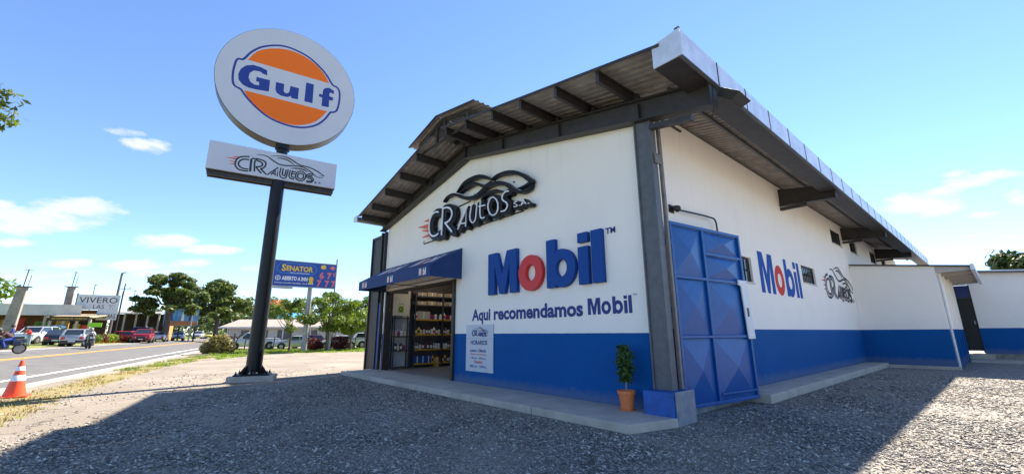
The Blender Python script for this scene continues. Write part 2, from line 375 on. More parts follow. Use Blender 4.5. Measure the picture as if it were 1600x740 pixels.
LOGO={'C1':[(-1.04,8.14),(-1.25,8.1),(-1.4,7.99),(-1.45,7.81),(-1.42,7.67),(-1.29,7.56),(-1.02,7.56)],'C2':[(-1.04,8.02),(-1.21,8.0),(-1.32,7.91),(-1.35,7.79),(-1.3,7.69),(-1.2,7.64),(-1.02,7.64)],'R0':[(-0.97,8.07),(-0.96,7.56)],'R1':[(-0.96,8.09),(-0.7,8.11),(-0.52,8.05),(-0.49,7.91),(-0.57,7.77),(-0.63,7.74),(-0.42,7.55)],'R2':[(-0.82,7.59),(-0.85,8.02),(-0.69,8.02),(-0.6,7.96),(-0.61,7.87),(-0.72,7.8),(-0.78,7.77),(-0.59,7.56)],'A1':[(-0.4,7.55),(-0.07,7.92),(-0.06,7.55)],'A2':[(-0.28,7.58),(-0.14,7.77),(-0.13,7.57)],'A3':[(-0.22,7.64),(-0.12,7.63)],'U1':[(0.03,7.93),(0.01,7.68),(0.06,7.55),(0.16,7.52),(0.24,7.59),(0.28,7.92)],'U2':[(0.11,7.92),(0.1,7.7),(0.14,7.63),(0.19,7.65),(0.21,7.89)],'T1':[(0.36,7.9),(0.33,7.68),(0.38,7.57),(0.53,7.55)],'T2':[(0.44,7.9),(0.41,7.7),(0.45,7.63),(0.54,7.63)],'T3':[(0.43,7.86),(0.56,7.86)],'T4':[(0.42,7.77),(0.53,7.77)],'S1':[(1.17,7.86),(1.04,7.89),(0.95,7.8),(0.99,7.71),(1.12,7.68),(1.15,7.6),(0.95,7.57)],'S2':[(1.16,7.8),(1.05,7.82),(1.02,7.77),(1.15,7.74),(1.21,7.66),(1.14,7.55),(0.97,7.52)],'V1':[(-0.83,8.27),(-0.69,8.3),(-0.49,8.29),(-0.28,8.17),(-0.06,8.06),(0.18,8.05),(0.48,8.11),(0.75,8.12),(0.98,8.04),(1.15,7.93),(1.29,7.83),(1.45,7.8),(1.56,7.83)],'V2':[(-0.38,8.31),(-0.15,8.38),(0.11,8.41),(0.33,8.35),(0.52,8.25),(0.69,8.18),(0.97,8.16),(1.26,8.08),(1.47,7.97),(1.58,7.91),(1.41,7.87)],'V3':[(-0.14,8.29),(0.03,8.32),(0.25,8.28),(0.46,8.16)],'V4':[(0.37,7.98),(0.58,8.02),(0.79,8.02),(0.99,7.95)],'sa1':[(1.31,7.61),(1.26,7.57),(1.31,7.55),(1.27,7.52)],'sa2':[(1.41,7.54),(1.43,7.61),(1.47,7.54)],'O1':[(0.92,7.77),(0.91,7.69),(0.88,7.62),(0.82,7.56),(0.76,7.53),(0.69,7.53),(0.62,7.56),(0.58,7.62),(0.56,7.69),(0.56,7.77),(0.59,7.84),(0.65,7.9),(0.72,7.93),(0.79,7.93),(0.85,7.89),(0.9,7.84),(0.92,7.77)],'O2':[(0.84,7.75),(0.84,7.71),(0.82,7.66),(0.79,7.63),(0.75,7.62),(0.7,7.62),(0.67,7.63),(0.64,7.66),(0.63,7.71),(0.63,7.75),(0.65,7.79),(0.68,7.83),(0.72,7.84),(0.77,7.84),(0.81,7.83),(0.83,7.79),(0.84,7.75)]}
FLAM=[[(-1.81,7.95),(-1.41,7.99),(-1.44,7.93)],[(-1.59,8.03),(-1.37,8.07),(-1.42,8.02)],[(-1.7,7.84),(-1.46,7.86),(-1.47,7.82)],[(-1.67,7.73),(-1.47,7.77),(-1.45,7.73)]]
FL3=[[(-13.2,5.77),(-13.77,5.77),(-13.15,5.63)],[(-13.19,5.58),(-14.2,5.61),(-13.17,5.39)],[(-13.17,5.38),(-13.84,5.4),(-13.16,5.23)],[(-13.16,5.2),(-13.8,5.14),(-13.11,5.09)]]
NEON={'C':[(-12.5,5.84),(-12.72,5.89),(-12.94,5.85),(-13.12,5.66),(-13.15,5.43),(-13.08,5.18),(-12.88,5.03),(-12.62,5.0),(-12.48,5.05)],'R0':[(-12.22,5.91),(-12.25,4.94)],'R1':[(-12.22,5.91),(-11.91,5.87),(-11.67,5.74),(-11.61,5.53),(-11.78,5.36),(-12.05,5.34)],'R2':[(-12.02,5.33),(-11.56,4.93)],'A1':[(-11.22,4.95),(-10.74,5.52),(-10.76,4.96)],'A2':[(-11.06,5.11),(-10.75,5.07)],'U':[(-10.46,5.55),(-10.52,5.25),(-10.47,5.08),(-10.34,5.0),(-10.21,5.11),(-10.15,5.56)],'T':[(-9.96,5.61),(-9.98,5.26),(-9.92,5.06),(-9.74,5.04)],'T2':[(-10.06,5.46),(-9.71,5.42)],'S':[(-8.59,5.57),(-8.76,5.58),(-8.88,5.49),(-8.86,5.37),(-8.68,5.24),(-8.66,5.12),(-8.76,5.03),(-8.94,5.04)],'a1':[(-8.23,5.16),(-8.33,5.17),(-8.34,5.13),(-8.24,5.08),(-8.25,5.03),(-8.37,5.05)],'a2':[(-8.07,5.01),(-7.96,5.13),(-7.85,5.0)],'a3':[(-8.03,5.05),(-7.9,5.04)],'d1':[(-8.15,5.03),(-8.12,5.03)],'d2':[(-7.78,5.0),(-7.73,4.99)],'O':[(-9.07,5.23),(-9.09,5.13),(-9.14,5.05),(-9.22,5.01),(-9.31,5.01),(-9.4,5.05),(-9.48,5.13),(-9.54,5.24),(-9.56,5.35),(-9.54,5.45),(-9.49,5.53),(-9.41,5.57),(-9.31,5.57),(-9.22,5.52),(-9.14,5.44),(-9.09,5.34),(-9.07,5.23)]}
VEH={'v1':[(-12.27,6.17),(-12.07,6.29),(-11.77,6.31),(-11.47,6.24),(-11.14,6.07),(-10.77,5.93),(-10.41,5.87),(-10.13,5.91),(-9.86,6.0),(-9.59,6.05),(-9.23,6.01),(-8.88,5.9),(-8.64,5.74),(-8.41,5.56),(-8.15,5.44),(-7.93,5.42),(-7.76,5.46),(-7.7,5.54)],'v2':[(-11.4,6.29),(-11.09,6.47),(-10.73,6.54),(-10.26,6.52),(-9.92,6.43),(-9.64,6.29),(-9.43,6.17)],'v2b':[(-9.48,6.19),(-9.18,6.24),(-8.78,6.2),(-8.41,6.1),(-8.05,5.91),(-7.84,5.74),(-7.72,5.63),(-7.89,5.56),(-8.23,5.56)],'v3':[(-11.21,6.22),(-10.84,6.31),(-10.48,6.34),(-10.19,6.26),(-9.91,6.1),(-9.77,5.98)],'v4':[(-9.96,5.65),(-9.8,5.75),(-9.48,5.79),(-9.18,5.76),(-8.9,5.64)],'b1':[(-11.51,5.85),(-10.82,5.87)],'b2':[(-10.02,6.21),(-9.67,6.25)]}

# ============================================================ THE GROUND
KO = np.array([-25.72, -1.51]); KD = np.array([-.97727, .21203]); KN = np.array([-.21203, -.97727])
def kd(x, y): return (x-KO[0])*KN[0]+(y-KO[1])*KN[1]
def hz(x, y):
    d = kd(x, y)
    return 0 if d <= 0 else (.07*d if d < 9 else (.63+(d-9)*.02 if d < 25 else .95))
def rp(s, d, z=0):
    x = KO[0]+KD[0]*s+KN[0]*d; y = KO[1]+KD[1]*s+KN[1]*d
    return (float(x), float(y), hz(x, y)+z)
def sdist(px, py, poly):
    P = np.array(poly); ins = np.zeros(px.shape, bool); dm = np.full(px.shape, 1e9)
    for i in range(len(P)):
        a = P[i-1]; b = P[i]; ab = b-a; t = np.clip(((px-a[0])*ab[0]+(py-a[1])*ab[1])/(ab@ab+1e-9), 0, 1)
        dm = np.minimum(dm, np.hypot(px-a[0]-t*ab[0], py-a[1]-t*ab[1]))
        if a[1] != b[1]: ins ^= ((a[1] > py) != (b[1] > py)) & (px < (b[0]-a[0])*(py-a[1])/(b[1]-a[1])+a[0])
    return np.where(ins, dm, -dm)
xs = np.concatenate([[-3000,-1500,-800,-500,-350,-250,-180,-140], np.arange(-120,-45,1.5), np.arange(-45,6,.3), np.arange(6,30,1.5), [35,50,80,150,300,800,2500]])
ys = np.concatenate([[-2500,-800,-300,-150,-90,-60,-40], np.arange(-30,-8,1.0), np.arange(-8,36,.3), np.arange(36,60,2), [70,90,130,200,350,800,2500]])
GX, GY = np.meshgrid(xs, ys); gx = GX.ravel(); gy = GY.ravel()
dk = kd(gx, gy)
gzv = np.where(dk <= 0, 0, np.where(dk < 9, .07*dk, np.where(dk < 25, .63+(dk-9)*.02, .95)))
gzv = gzv - np.where((dk > .3) & (dk < 9.4), .03, 0)
G_gravel = [(-9.23,-1.32),(-10.01,-1.07),(-11.02,-.75),(-12.02,-.1),(-13.29,1.02),(-14.9,2.4),(-15.54,4.25),(-16.45,6.31),(-17.2,7.6),(-17.2,80),(60,80),(60,-12),(-3,-12),(-7,-4)]
G_dry = [(-16.2,-2.9),(-18.45,-2.5),(-23.76,-1.5),(-31.49,.45),(-43.51,3.6),(-38.91,4.3),(-27.84,.75),(-20.42,-.67),(-16.6,-1.3),(-11.5,-1.83),(-9,-4)]
G_lawn = [(-58.5,5.9),(-56,9),(-52,13.5),(-49,21),(-37.3,21),(-38.33,15.42),(-40.65,8.32),(-36.5,5.2),(-33.82,3.6),(-49.15,4.2)]
pn = np.sin(gx*1.7+gy*.6)*.3+np.sin(gx*.53-gy*1.9)*.35+np.sin(gx*4.1+gy*3.3)*.12
nx, ny = len(xs), len(ys)
tv = np.stack([gx, gy, gzv], 1)
idx = np.arange(nx*ny).reshape(ny, nx)
tf = np.stack([idx[:-1,:-1], idx[:-1,1:], idx[1:,1:], idx[1:,:-1]], -1).reshape(-1, 4)
me = bpy.data.meshes.new('ground'); me.from_pydata(tv.tolist(), [], tf.tolist())
def vattr(name, arr):
    a = me.attributes.new(name, 'FLOAT', 'POINT'); a.data.foreach_set('value', arr.astype(np.float32))
s1 = sdist(gx, gy, G_gravel)
vattr('gravel', np.clip(.5+s1*.55, 0, 1))
vattr('dry', np.clip(.5+(sdist(gx, gy, G_dry))*.9, 0, 1))
s3 = sdist(gx, gy, G_lawn)
far_side = np.clip((dk-9.3)*.8, 0, 1)*np.where(dk < 200, 1, 1)
behind = np.clip((-gx-52)/8, 0, 1)*np.clip((-dk-3)/3, 0, 1)
vattr('lawn', np.clip(np.maximum(np.maximum(.5+s3*.8, far_side*.72), behind*.6), 0, 1))
for p in me.polygons: p.use_smooth = True

gm = bpy.data.materials.new('ground_mix'); gm.use_nodes = True; t = gm.node_tree; N = t.nodes.new; L = t.links.new; P0 = t.nodes['Principled BSDF']
geo = N('ShaderNodeNewGeometry')
def gn(kind, sc, **kw):
    n = N(kind); n.inputs['Scale'].default_value = sc
    for k, v in kw.items(): n.inputs[k].default_value = v
    L(geo.outputs['Position'], n.inputs['Vector']); return n
def gma(op, a, b=None, c=False):
    n = N('ShaderNodeMath'); n.operation = op; n.use_clamp = c
    for i, v in enumerate((a, b)):
        if v is None: continue
        if isinstance(v, (int, float)): n.inputs[i].default_value = v
        else: L(v, n.inputs[i])
    return n.outputs[0]
def gmix(f, a, b):
    n = N('ShaderNodeMix'); n.data_type = 'RGBA'
    if isinstance(f, float): n.inputs[0].default_value = f
    else: L(f, n.inputs[0])
    for i, v in ((6, a), (7, b)):
        if isinstance(v, tuple): n.inputs[i].default_value = (*v, 1)
        else: L(v, n.inputs[i])
    return n.outputs[2]
def att(nm):
    n = N('ShaderNodeAttribute'); n.attribute_name = nm; return n.outputs['Fac']
nbig = gn('ShaderNodeTexNoise', .45, Detail=5).outputs['Fac']; nmid = gn('ShaderNodeTexNoise', 2.6, Detail=6, Roughness=.65).outputs['Fac']; nfine = gn('ShaderNodeTexNoise', 22, Detail=5, Roughness=.7).outputs['Fac']
v1 = gn('ShaderNodeTexVoronoi', 34); v2 = gn('ShaderNodeTexVoronoi', 17)
def sep(c):
    n = N('ShaderNodeSeparateColor'); L(c, n.inputs[0]); return n.outputs
cell = sep(v1.outputs['Color'])[0]; cell2 = sep(v2.outputs['Color'])[1]
# crushed stone: chips of different greys
def ramp(f, stops):
    n = N('ShaderNodeValToRGB'); L(f, n.inputs[0]); e = n.color_ramp.elements
    e[0].position, e[0].color = stops[0][0], (*stops[0][1], 1); e[1].position, e[1].color = stops[-1][0], (*stops[-1][1], 1)
    for p, c in stops[1:-1]:
        q = e.new(p); q.color = (*c, 1)
    return n.outputs[0]
grav = ramp(cell, [(0, (.068, .063, .060)), (.45, (.18, .162, .14)), (.8, (.32, .285, .24)), (1, (.62, .57, .49))])
grav = gmix(gma('MULTIPLY', gma('SUBTRACT', nbig, .50), 4.0, True), grav, (.33, .275, .21))
tan = gmix(gma('MULTIPLY', gma('SUBTRACT', nbig, .42), 4.0, True), (.225, .19, .15), (.29, .25, .198))
tan = gmix(gma('MULTIPLY', gma('SUBTRACT', nfine, .56), 7.0, True), tan, (.24, .20, .165))
tan = gmix(gma('MULTIPLY', gma('SUBTRACT', nmid, .57), 8.0, True), tan, (.22, .19, .16))
vc = N('ShaderNodeTexVoronoi'); vc.feature = 'DISTANCE_TO_EDGE'; vc.inputs['Scale'].default_value = .42
vw = N('ShaderNodeVectorMath'); vw.operation = 'ADD'; nw = gn('ShaderNodeTexNoise', 1.3, Detail=5); L(geo.outputs['Position'], vw.inputs[0]); L(nw.outputs['Color'], vw.inputs[1]); L(vw.outputs[0], vc.inputs['Vector'])
tan = gmix(gma('MULTIPLY', gma('SUBTRACT', .012, vc.outputs['Distance']), 90.0, True), tan, (.09, .075, .06))
dry = gmix(gma('MULTIPLY', gma('SUBTRACT', nfine, .45), 6.0, True), (.20, .15, .06), (.36, .29, .14))
dry = gmix(gma('MULTIPLY', gma('SUBTRACT', nmid, .52), 8.0, True), dry, (.16, .18, .04))
lawn = gmix(gma('MULTIPLY', gma('SUBTRACT', nmid, .40), 5.0, True), (.11, .15, .02), (.22, .25, .04))
def thr(a, amt=1.1, k=5.0):
    return gma('MULTIPLY', gma('SUBTRACT', gma('ADD', a, gma('MULTIPLY', gma('SUBTRACT', nmid, .5), amt)), .5), k, True)
fg = thr(att('gravel'), 1.5, 4.0); fd = thr(att('dry'), 1.7, 4.0); fl = thr(att('lawn'), 1.0, 4.0)
c = gmix(fd, tan, dry); c = gmix(fl, c, lawn); c = gmix(fg, c, grav)
L(c, P0.inputs['Base Color'])
def track():
    w = N('ShaderNodeTexNoise'); w.inputs['Scale'].default_value = 1; w.inputs['Detail'].default_value = 4; q = N('ShaderNodeMapping'); q.inputs['Rotation'].default_value = (0, 0, R(-14)); q.inputs['Scale'].default_value = (.16, 1.5, 1); L(geo.outputs['Position'], q.inputs['Vector']); L(q.outputs[0], w.inputs['Vector'])
    return gma('MULTIPLY', gma('MULTIPLY', gma('SUBTRACT', w.outputs['Fac'], .50), 7.0, True), .75)
c2_ = gmix(gma('MULTIPLY', track(), fg), c, (.27, .235, .19)); L(c2_, P0.inputs['Base Color']); P0.inputs['Roughness'].default_value = .9; P0.inputs['Specular IOR Level'].default_value = .25
h1 = gma('MULTIPLY', gma('SUBTRACT', 1.0, gma('MULTIPLY', v1.outputs['Distance'], 22.0), True), fg)
hh = gma('ADD', gma('MULTIPLY', h1, 1.0), gma('MULTIPLY', nfine, .8)); hh = gma('ADD', hh, gma('MULTIPLY', nmid, 1.2))
bp = N('ShaderNodeBump'); bp.inputs['Strength'].default_value = .8; bp.inputs['Distance'].default_value = .03; L(hh, bp.inputs['Height']); L(bp.outputs[0], P0.inputs['Normal'])
me.materials.append(gm)
gob = bpy.data.objects.new('ground', me); COL.objects.link(gob); gob['kind'] = 'structure'

# road with its concrete edge strip, white edge line and double yellow line
M_asph = mat('asphalt', (.095, .091, .087), .85, scale=1.1, bump=.5, bscale=70, col2=(.135, .128, .12))
M_line_w = mat('road_line_white', (.72, .71, .68), .7, var=.12, scale=9)
M_line_y = mat('road_line_yellow', (.66, .36, .04), .7, var=.15, scale=9)
S_ = list(range(-40, 60, 4))+list(range(60, 400, 20))
def ribbon(d0, d1, z):
    b = MB(); v = []
    for s in S_: v += [rp(s, d0, z), rp(s, d1, z)]
    return b.add(v, [(2*i, 2*i+1, 2*i+3, 2*i+2) for i in range(len(S_)-1)])
struct('road', ribbon(.3, 9.2, .004), M_asph)
struct('road_edge_line', ribbon(1.22, 1.38, .009), M_line_w)
struct('road_centre_line', ribbon(5.38, 5.50, .009), M_line_y)
struct('road_centre_line', ribbon(5.66, 5.78, .009), M_line_y)
struct('road_far_edge_line', ribbon(8.75, 8.87, .009), M_line_w)
kb = MB()
for i in range(len(S_)-1):
    a, b_ = S_[i], S_[i+1]
    kb.loft([[rp(a, .02, -.05), rp(a, .30, -.05), rp(a, .30, .05), rp(a, .02, .05)], [rp(b_, .02, -.05), rp(b_, .30, -.05), rp(b_, .30, .05), rp(b_, .02, .05)]])
struct('kerb', kb, mat('kerb_concrete', (.42, .37, .30), .9, var=.2, scale=3, bump=.4))

# ============================================================ THE WAREHOUSE
wh = thing('warehouse', 'long white warehouse with blue lower band, grey corner column and overhanging metal roof', 'building', (-11, 8, 0))
XR = -10.9
def sheet(x): return 8.02-(.19*(x-XR) if x > XR else .235*(XR-x))
def bbot(x): return 7.36-(.208*(x-XR) if x > XR else .19*(XR-x))
mpF = frame((0, 7.5, 0), 0)
fwall = [(-4.52,.10),(-4.52,bbot(-4.52)+.12),(XR,bbot(XR)+.12),(-17.25,bbot(-17.25)+.12),(-17.25,.10),(-16.97,.10),(-16.97,3.36),(-11.6,3.36),(-11.6,.10)]
part('front_wall', MB().prism(fwall, mpF, 0, -.15), M_front, wh)

def holed(b, u0, u1, v0, v1, holes, mp, th):
    us = sorted({u0, u1, *[h[0] for h in holes], *[h[1] for h in holes]}); vs = sorted({v0, v1, *[h[2] for h in holes], *[h[3] for h in holes]})
    for i in range(len(us)-1):
        for j in range(len(vs)-1):
            cu, cv = (us[i]+us[i+1])/2, (vs[j]+vs[j+1])/2
            if any(h[0] < cu < h[1] and h[2] < cv < h[3] for h in holes): continue
            for d in (0, -th):
                b.add([mp(us[i], vs[j], d), mp(us[i+1], vs[j], d), mp(us[i+1], vs[j+1], d), mp(us[i], vs[j+1], d)], [(0,1,2,3)])
    for h in holes:
        c = [(h[0],h[2]),(h[1],h[2]),(h[1],h[3]),(h[0],h[3])]
        for k in range(4):
            p, q = c[k], c[(k+1) % 4]
            b.add([mp(*p, 0), mp(*q, 0), mp(*q, -th), mp(*p, -th)], [(0,1,2,3)])
    b.add([mp(u0,v1,0), mp(u1,v1,0), mp(u1,v1,-th), mp(u0,v1,-th), mp(u1,v0,0), mp(u1,v0,-th)], [(0,1,2,3), (1,4,5,2)])
    return b
SX = -4.5
mpS = frame((SX, 0, 0), 90)
WIN = [(12.15,13.1,2.98,3.70),(17.9,19.6,3.36,4.0),(23.35,25.3,5.60,6.28),(26.95,28.6,5.60,6.28),(32.1,33.9,5.60,6.28),(35.7,37.3,5.60,6.28)]
part('side_wall', holed(MB(), 7.652, 42, .0, 6.72, WIN, mpS, .15), M_side, wh)
part('rear_wall', MB().prism([(-17.25,0),(-4.66,0),(-4.66,6.6),(XR,7.9),(-17.25,6.5)], frame((0, 41.9, 0), 0), 0, -.1), M_front, wh)
part('left_wall', MB().box(-17.4, -17.25, 7.66, 41.9, 0, 6.45), M_front, wh)
part('floor', MB().box(-17.24, -4.66, 7.66, 30, 0, .148), mat('shop_floor', (.22, .205, .19), .45, var=.15, scale=3), wh)
M_bars = mat('window_bars', (.02, .022, .025), .6)
for (a, b_, c0, c1) in WIN:
    w = MB()
    for k in (0, 1): w.mbox(mpS, a, b_, (c0, c1-.04)[k], (c0+.04, c1)[k], -.11, -.06)
    for u in (a, b_-.04): w.mbox(mpS, u, u+.04, c0+.041, c1-.041, -.11, -.06)
    wo = part('window', w, M_bars, wh)
    br_ = MB(); n = max(4, int((b_-a)/.21))
    for k in range(1, n): u = a+(b_-a)*k/n; br_.mbox(mpS, u-.012, u+.012, c0+.042, c1-.042, -.045, -.021)
    br_.mbox(mpS, a+.042, b_-.042, (c0+c1)/2-.012, (c0+c1)/2+.012, -.058, -.046)
    part('bars', br_, M_bars, wo)
    part('pane', MB().mbox(mpS, a+.041, b_-.041, c0+.041, c1-.041, -.095, -.085), M_glass, wo)
    part('sill', MB().mbox(mpS, a-.03, b_+.03, c0-.05, c0-.003, -.05, .035), mat('sill_plaster', (.6, .58, .55), .8), wo)

# roof: two corrugated slopes with a raised ridge ventilator
def corrug(x0, x1, zf, y0, y1, per=.19, h=.032):
    ysn = []; y = y0
    while y < y1: ysn += [(y, 0), (y+per*.5, 0), (y+per*.6, h), (y+per*.9, h)]; y += per
    b = MB(); v = []
    for (yy, dz) in ysn: v += [(x0, yy, zf(x0)+dz), (x1, yy, zf(x1)+dz)]
    n = len(v)
    v += [(p[0], p[1], p[2]-.006) for p in v]
    f = [(2*i, 2*i+1, 2*i+3, 2*i+2) for i in range(len(ysn)-1)]; f += [tuple(k+n for k in q) for q in f]
    f += [(0, 1, n+1, n)]
    f += [(2*i, 2*i+2, 2*i+2+n, 2*i+n) for i in range(len(ysn)-1)]+[(2*i+1, 2*i+3, 2*i+3+n, 2*i+1+n) for i in range(len(ysn)-1)]
    return b.add(v, f)
rf = part('roof', corrug(-3.12, XR+.35, sheet, 6.1, 41.5), M_sheet, wh)
part('roof_slope', corrug(-17.25, XR-.35, sheet, 6.1, 41.5), M_sheet, rf)
part('ridge_vent', corrug(XR, -8.75, lambda x: 8.52-.19*(x-XR), 6.1, 41.3).add([], []), M_sheet, rf)
part('ridge_vent', corrug(-12.75, XR-.01, lambda x: 8.52-.235*(XR-x), 6.1, 41.3), M_sheet, rf)
for y in (6.35, 7.4, 12, 18, 24, 30, 36):
    pv = MB()
    for x in (-9.4, -10.7, -11.2, -12.3):
        pv.box(x-.04, x+.04, y-.04, y+.04, sheet(x)-.02 if abs(x-XR) > .35 else 7.7, 8.50-.22*abs(x-XR))
    pv.bar((-9.3, y, 8.10), (XR, y, 8.44), .06, .12); pv.bar((-12.45, y, 8.06), (XR, y, 8.44), .06, .12); pv.bar((-12.4, y, 7.72), (-9.4, y, 7.72), .05, .05); part('vent_frame', pv, M_beam, rf)

# flashing that closes the raw sheet edge along the gable
fl_ = MB()
for xa, xb in ((-3.1, XR+.36), (-17.25, XR-.36)): fl_.bar((xa, 6.09, sheet(xa)-.012), (xb, 6.09, sheet(xb)-.012), .03, .05)
for xa, zf in ((-8.75, lambda x: 8.52-.19*(x-XR)), (-12.75, lambda x: 8.52-.235*(XR-x))): fl_.bar((xa, 6.09, zf(xa)-.012), (XR, 6.09, zf(XR)-.012), .03, .045)
part('edge_flashing', fl_, M_beam, rf)
for x in (-4.5, -5.66, -6.85, -7.99, -9.25, -10.35, -12.25, -13.5, -14.75, -16.0, -17.0):
    zt = sheet(x)-.008; p_ = MB()
    p_.box(x-.035, x-.028, 6.16, 9.5, zt-.27, zt); p_.box(x-.028, x+.045, 6.16, 9.5, zt-.008, zt); p_.box(x-.028, x+.045, 6.16, 9.5, zt-.27, zt-.262)
    p_.box(x+.038, x+.045, 6.16, 9.5, zt-.262, zt-.23)
    p_.box(x-.028, x+.04, 6.161, 6.166, zt-.26, zt-.01)
    p_.box(x+.046, x+.16, 7.36, 7.46, zt-.30, zt-.1)
    part('purlin', p_, M_beam, rf)
# gable beam: I-section following both slopes
gb = MB()
def beamseg(xa, xb, ha, hb, y=7.36):
    za, zb = bbot(xa), bbot(xb)
    gb.loft([[(xa, y-.02, za+.02), (xa, y+.02, za+.02), (xa, y+.02, za+ha), (xa, y-.02, za+ha)], [(xb, y-.02, zb+.02), (xb, y+.02, zb+.02), (xb, y+.02, zb+hb), (xb, y-.02, zb+hb)]])
    for o1, o2 in ((0, 0), (ha-.005, hb-.005)):
        gb.loft([[(xa, y-.14, za+o1), (xa, y+.13, za+o1), (xa, y+.13, za+o1+.022), (xa, y-.14, za+o1+.022)], [(xb, y-.14, zb+o2), (xb, y+.13, zb+o2), (xb, y+.13, zb+o2+.022), (xb, y-.14, zb+o2+.022)]])
beamseg(-2.78, XR, .48, .42); beamseg(-17.6, XR, .40, .42)
gb.v = [(p[0], p[1], p[2]) for p in gb.v]
gb.box(-2.80, -2.775, 7.22, 7.50, bbot(-2.78)-.01, bbot(-2.78)+.52)
for x in (-4.3, -6.6, -8.9, XR, -13.1, -15.4): gb.box(x-.012, x+.012, 7.24, 7.345, bbot(x)+.025, bbot(x)+.40)
part('gable_beam', gb, M_beam, wh)
# eave brackets and strut under the first
for i, y in enumerate((16.6, 25.5, 33.9)):
    e = MB(); z0 = 6.0
    e.loft([[(SX, y-.02, z0), (SX, y+.02, z0), (SX, y+.02, z0+.62), (SX, y-.02, z0+.62)], [(-2.85, y-.02, z0-.1), (-2.85, y+.02, z0-.1), (-2.85, y+.02, z0+.36), (-2.85, y-.02, z0+.36)]])
    e.loft([[(SX, y-.12, z0-.02), (SX, y+.12, z0-.02), (SX, y+.12, z0), (SX, y-.12, z0)], [(-2.85, y-.12, z0-.12), (-2.85, y+.12, z0-.12), (-2.85, y+.12, z0-.1), (-2.85, y-.12, z0-.1)]])
    e.box(-2.87, -2.85, y-.12, y+.12, z0-.12, z0+.36)
    e.bar((SX, y, z0-.13), (-3.7, y, z0-.13), .12, .10)
    part('eave_bracket', e, M_beam, wh)
e = MB(); e.bar((-4.1, 7.36, 5.78), (-3.2, 7.36, 5.62), .14, .10); part('beam_stiffener', e, M_beam, wh)
# eave purlins running along the side
for x in (-3.75,):
    zt = sheet(x)-.01
    part('eave_purlin', MB().box(x-.03, x+.03, 7.6, 41.2, zt-.08, zt), M_steel, rf)
# gutter box with its row of bright metal panels
gt = MB(); gt.add([(-3.22,6.12,6.14),(-2.75,6.12,6.14),(-2.75,41.4,6.14),(-3.22,41.4,6.14),(-3.22,6.12,6.16),(-2.75,6.12,6.16),(-2.75,41.4,6.16),(-3.22,41.4,6.16)], [(0,3,2,1),(4,5,6,7),(0,1,5,4),(1,2,6,5),(2,3,7,6),(3,0,4,7)])
gt.box(-3.24, -3.221, 6.12, 41.4, 6.14, 6.5)
gt.box(-2.76, -2.745, 6.14, 41.4, 6.14, 6.60)
gu = part('gutter', gt, M_beam, wh)
ys_ = [6.12, 7.55]+[7.55+1.36*k for k in range(1, 26)]
for a, b_ in zip(ys_[:-1], ys_[1:]):
    g_ = MB().box(-2.742, -2.722, a+.016, b_-.016, 6.125, 6.64)
    g_.box(-2.775, -2.742, a+.012, b_-.012, 6.62, 6.64)
    part('fascia_panel', g_, M_galv, gu)
for b_ in ys_[1:-1]: part('joint_strip', MB().box(-2.75, -2.716, b_-.022, b_+.022, 6.127, 6.645), M_dark, gu)
g_ = MB().prism([(-3.24,6.13),(-2.722,6.13),(-2.722,6.655),(-3.24,6.58)], frame((0, 6.118, 0), 0), 0, .02); part('end_cap', g_, M_galv, gu)
g_ = MB().box(-2.80, -2.715, 6.09, 6.13, 6.655, 6.68); part('corner_clip', g_, M_steel, gu)
part('drip_edge', MB().box(-2.765, -2.70, 6.10, 41.4, 6.10, 6.123), M_steel, gu)
# left eave gutter
part('left_gutter', MB().box(-17.62, -17.3, 6.10, 41.3, 6.35, 6.50), M_steel, wh)
part('left_gutter_cap', MB().box(-17.72, -17.34, 6.07, 6.10, 6.33, 6.58), M_galv, wh)

# corner column on its footing
c_ = MB(); c_.box(-4.47, -4.14, 7.385, 7.42, .56, bbot(-4.4)+.02); c_.box(-4.50, -4.47, 7.35, 7.499, .56, bbot(-4.5)); c_.box(-4.14, -4.11, 7.35, 7.54, .56, bbot(-4.1))
part('corner_column', c_, M_steel, wh)
c_ = MB(); c_.box(-4.12, -4.06, 7.60, 7.68, .576, 6.05); c_.box(-4.095, -4.065, 7.40, 7.6, 5.0, 5.22)
part('hinge_post', c_, mat('worn_steel', (.13, .135, .14), .6, .2, scale=6, col2=(.24, .20, .16)), wh)
part('column_footing', MB().box(-4.58, -3.972, 7.10, 7.76, 0, .56), mat('footing_blue', (.01, .085, .34), .5, var=.25, scale=7), wh, bevel=.015)
part('footing_side', MB().box(-3.971, -3.92, 7.13, 7.78, 0, .575), mat('footing_grey', (.17, .20, .27), .7, scale=5, col2=(.30, .29, .27)), wh, bevel=.02)
part('plinth', MB().box(-4.499, -4.30, 7.8, 11.3, 0, .30), mat('plinth_grey', (.20, .22, .25), .8, var=.3, scale=5), wh)
part('door_frame', MB().box(-11.72, -11.60, 7.42, 7.72, .15, 3.36).box(-16.97, -16.90, 7.42, 7.70, .15, 3.36).box(-16.899, -11.721, 7.50, 7.70, 3.26, 3.36), M_dark, wh)
# the slid-open dark leaf left of the shop front
ld = MB(); ld.box(-18.85, -17.75, 7.50, 7.56, .06, 5.95)
for x in (-18.9, -17.84): ld.box(x, x+.08, 7.44, 7.498, .05, 6.0)
ld.box(-18.81, -17.85, 7.45, 7.498, 5.9, 6.0)
part('sliding_door_leaf', ld, M_dark, wh)
part('corner_post', MB().box(-17.68, -17.60, 7.36, 7.60, .05, 6.05).box(-17.32, -17.26, 7.36, 7.499, .05, 6.05).box(-17.59, -17.33, 7.45, 7.49, .05, 6.05), M_dark, wh)
part('blue_door_post', MB().box(-17.58, -17.34, 7.41, 7.445, .05, 2.9), mat('post_blue', (.01, .07, .30), .5, var=.3, scale=5), wh)
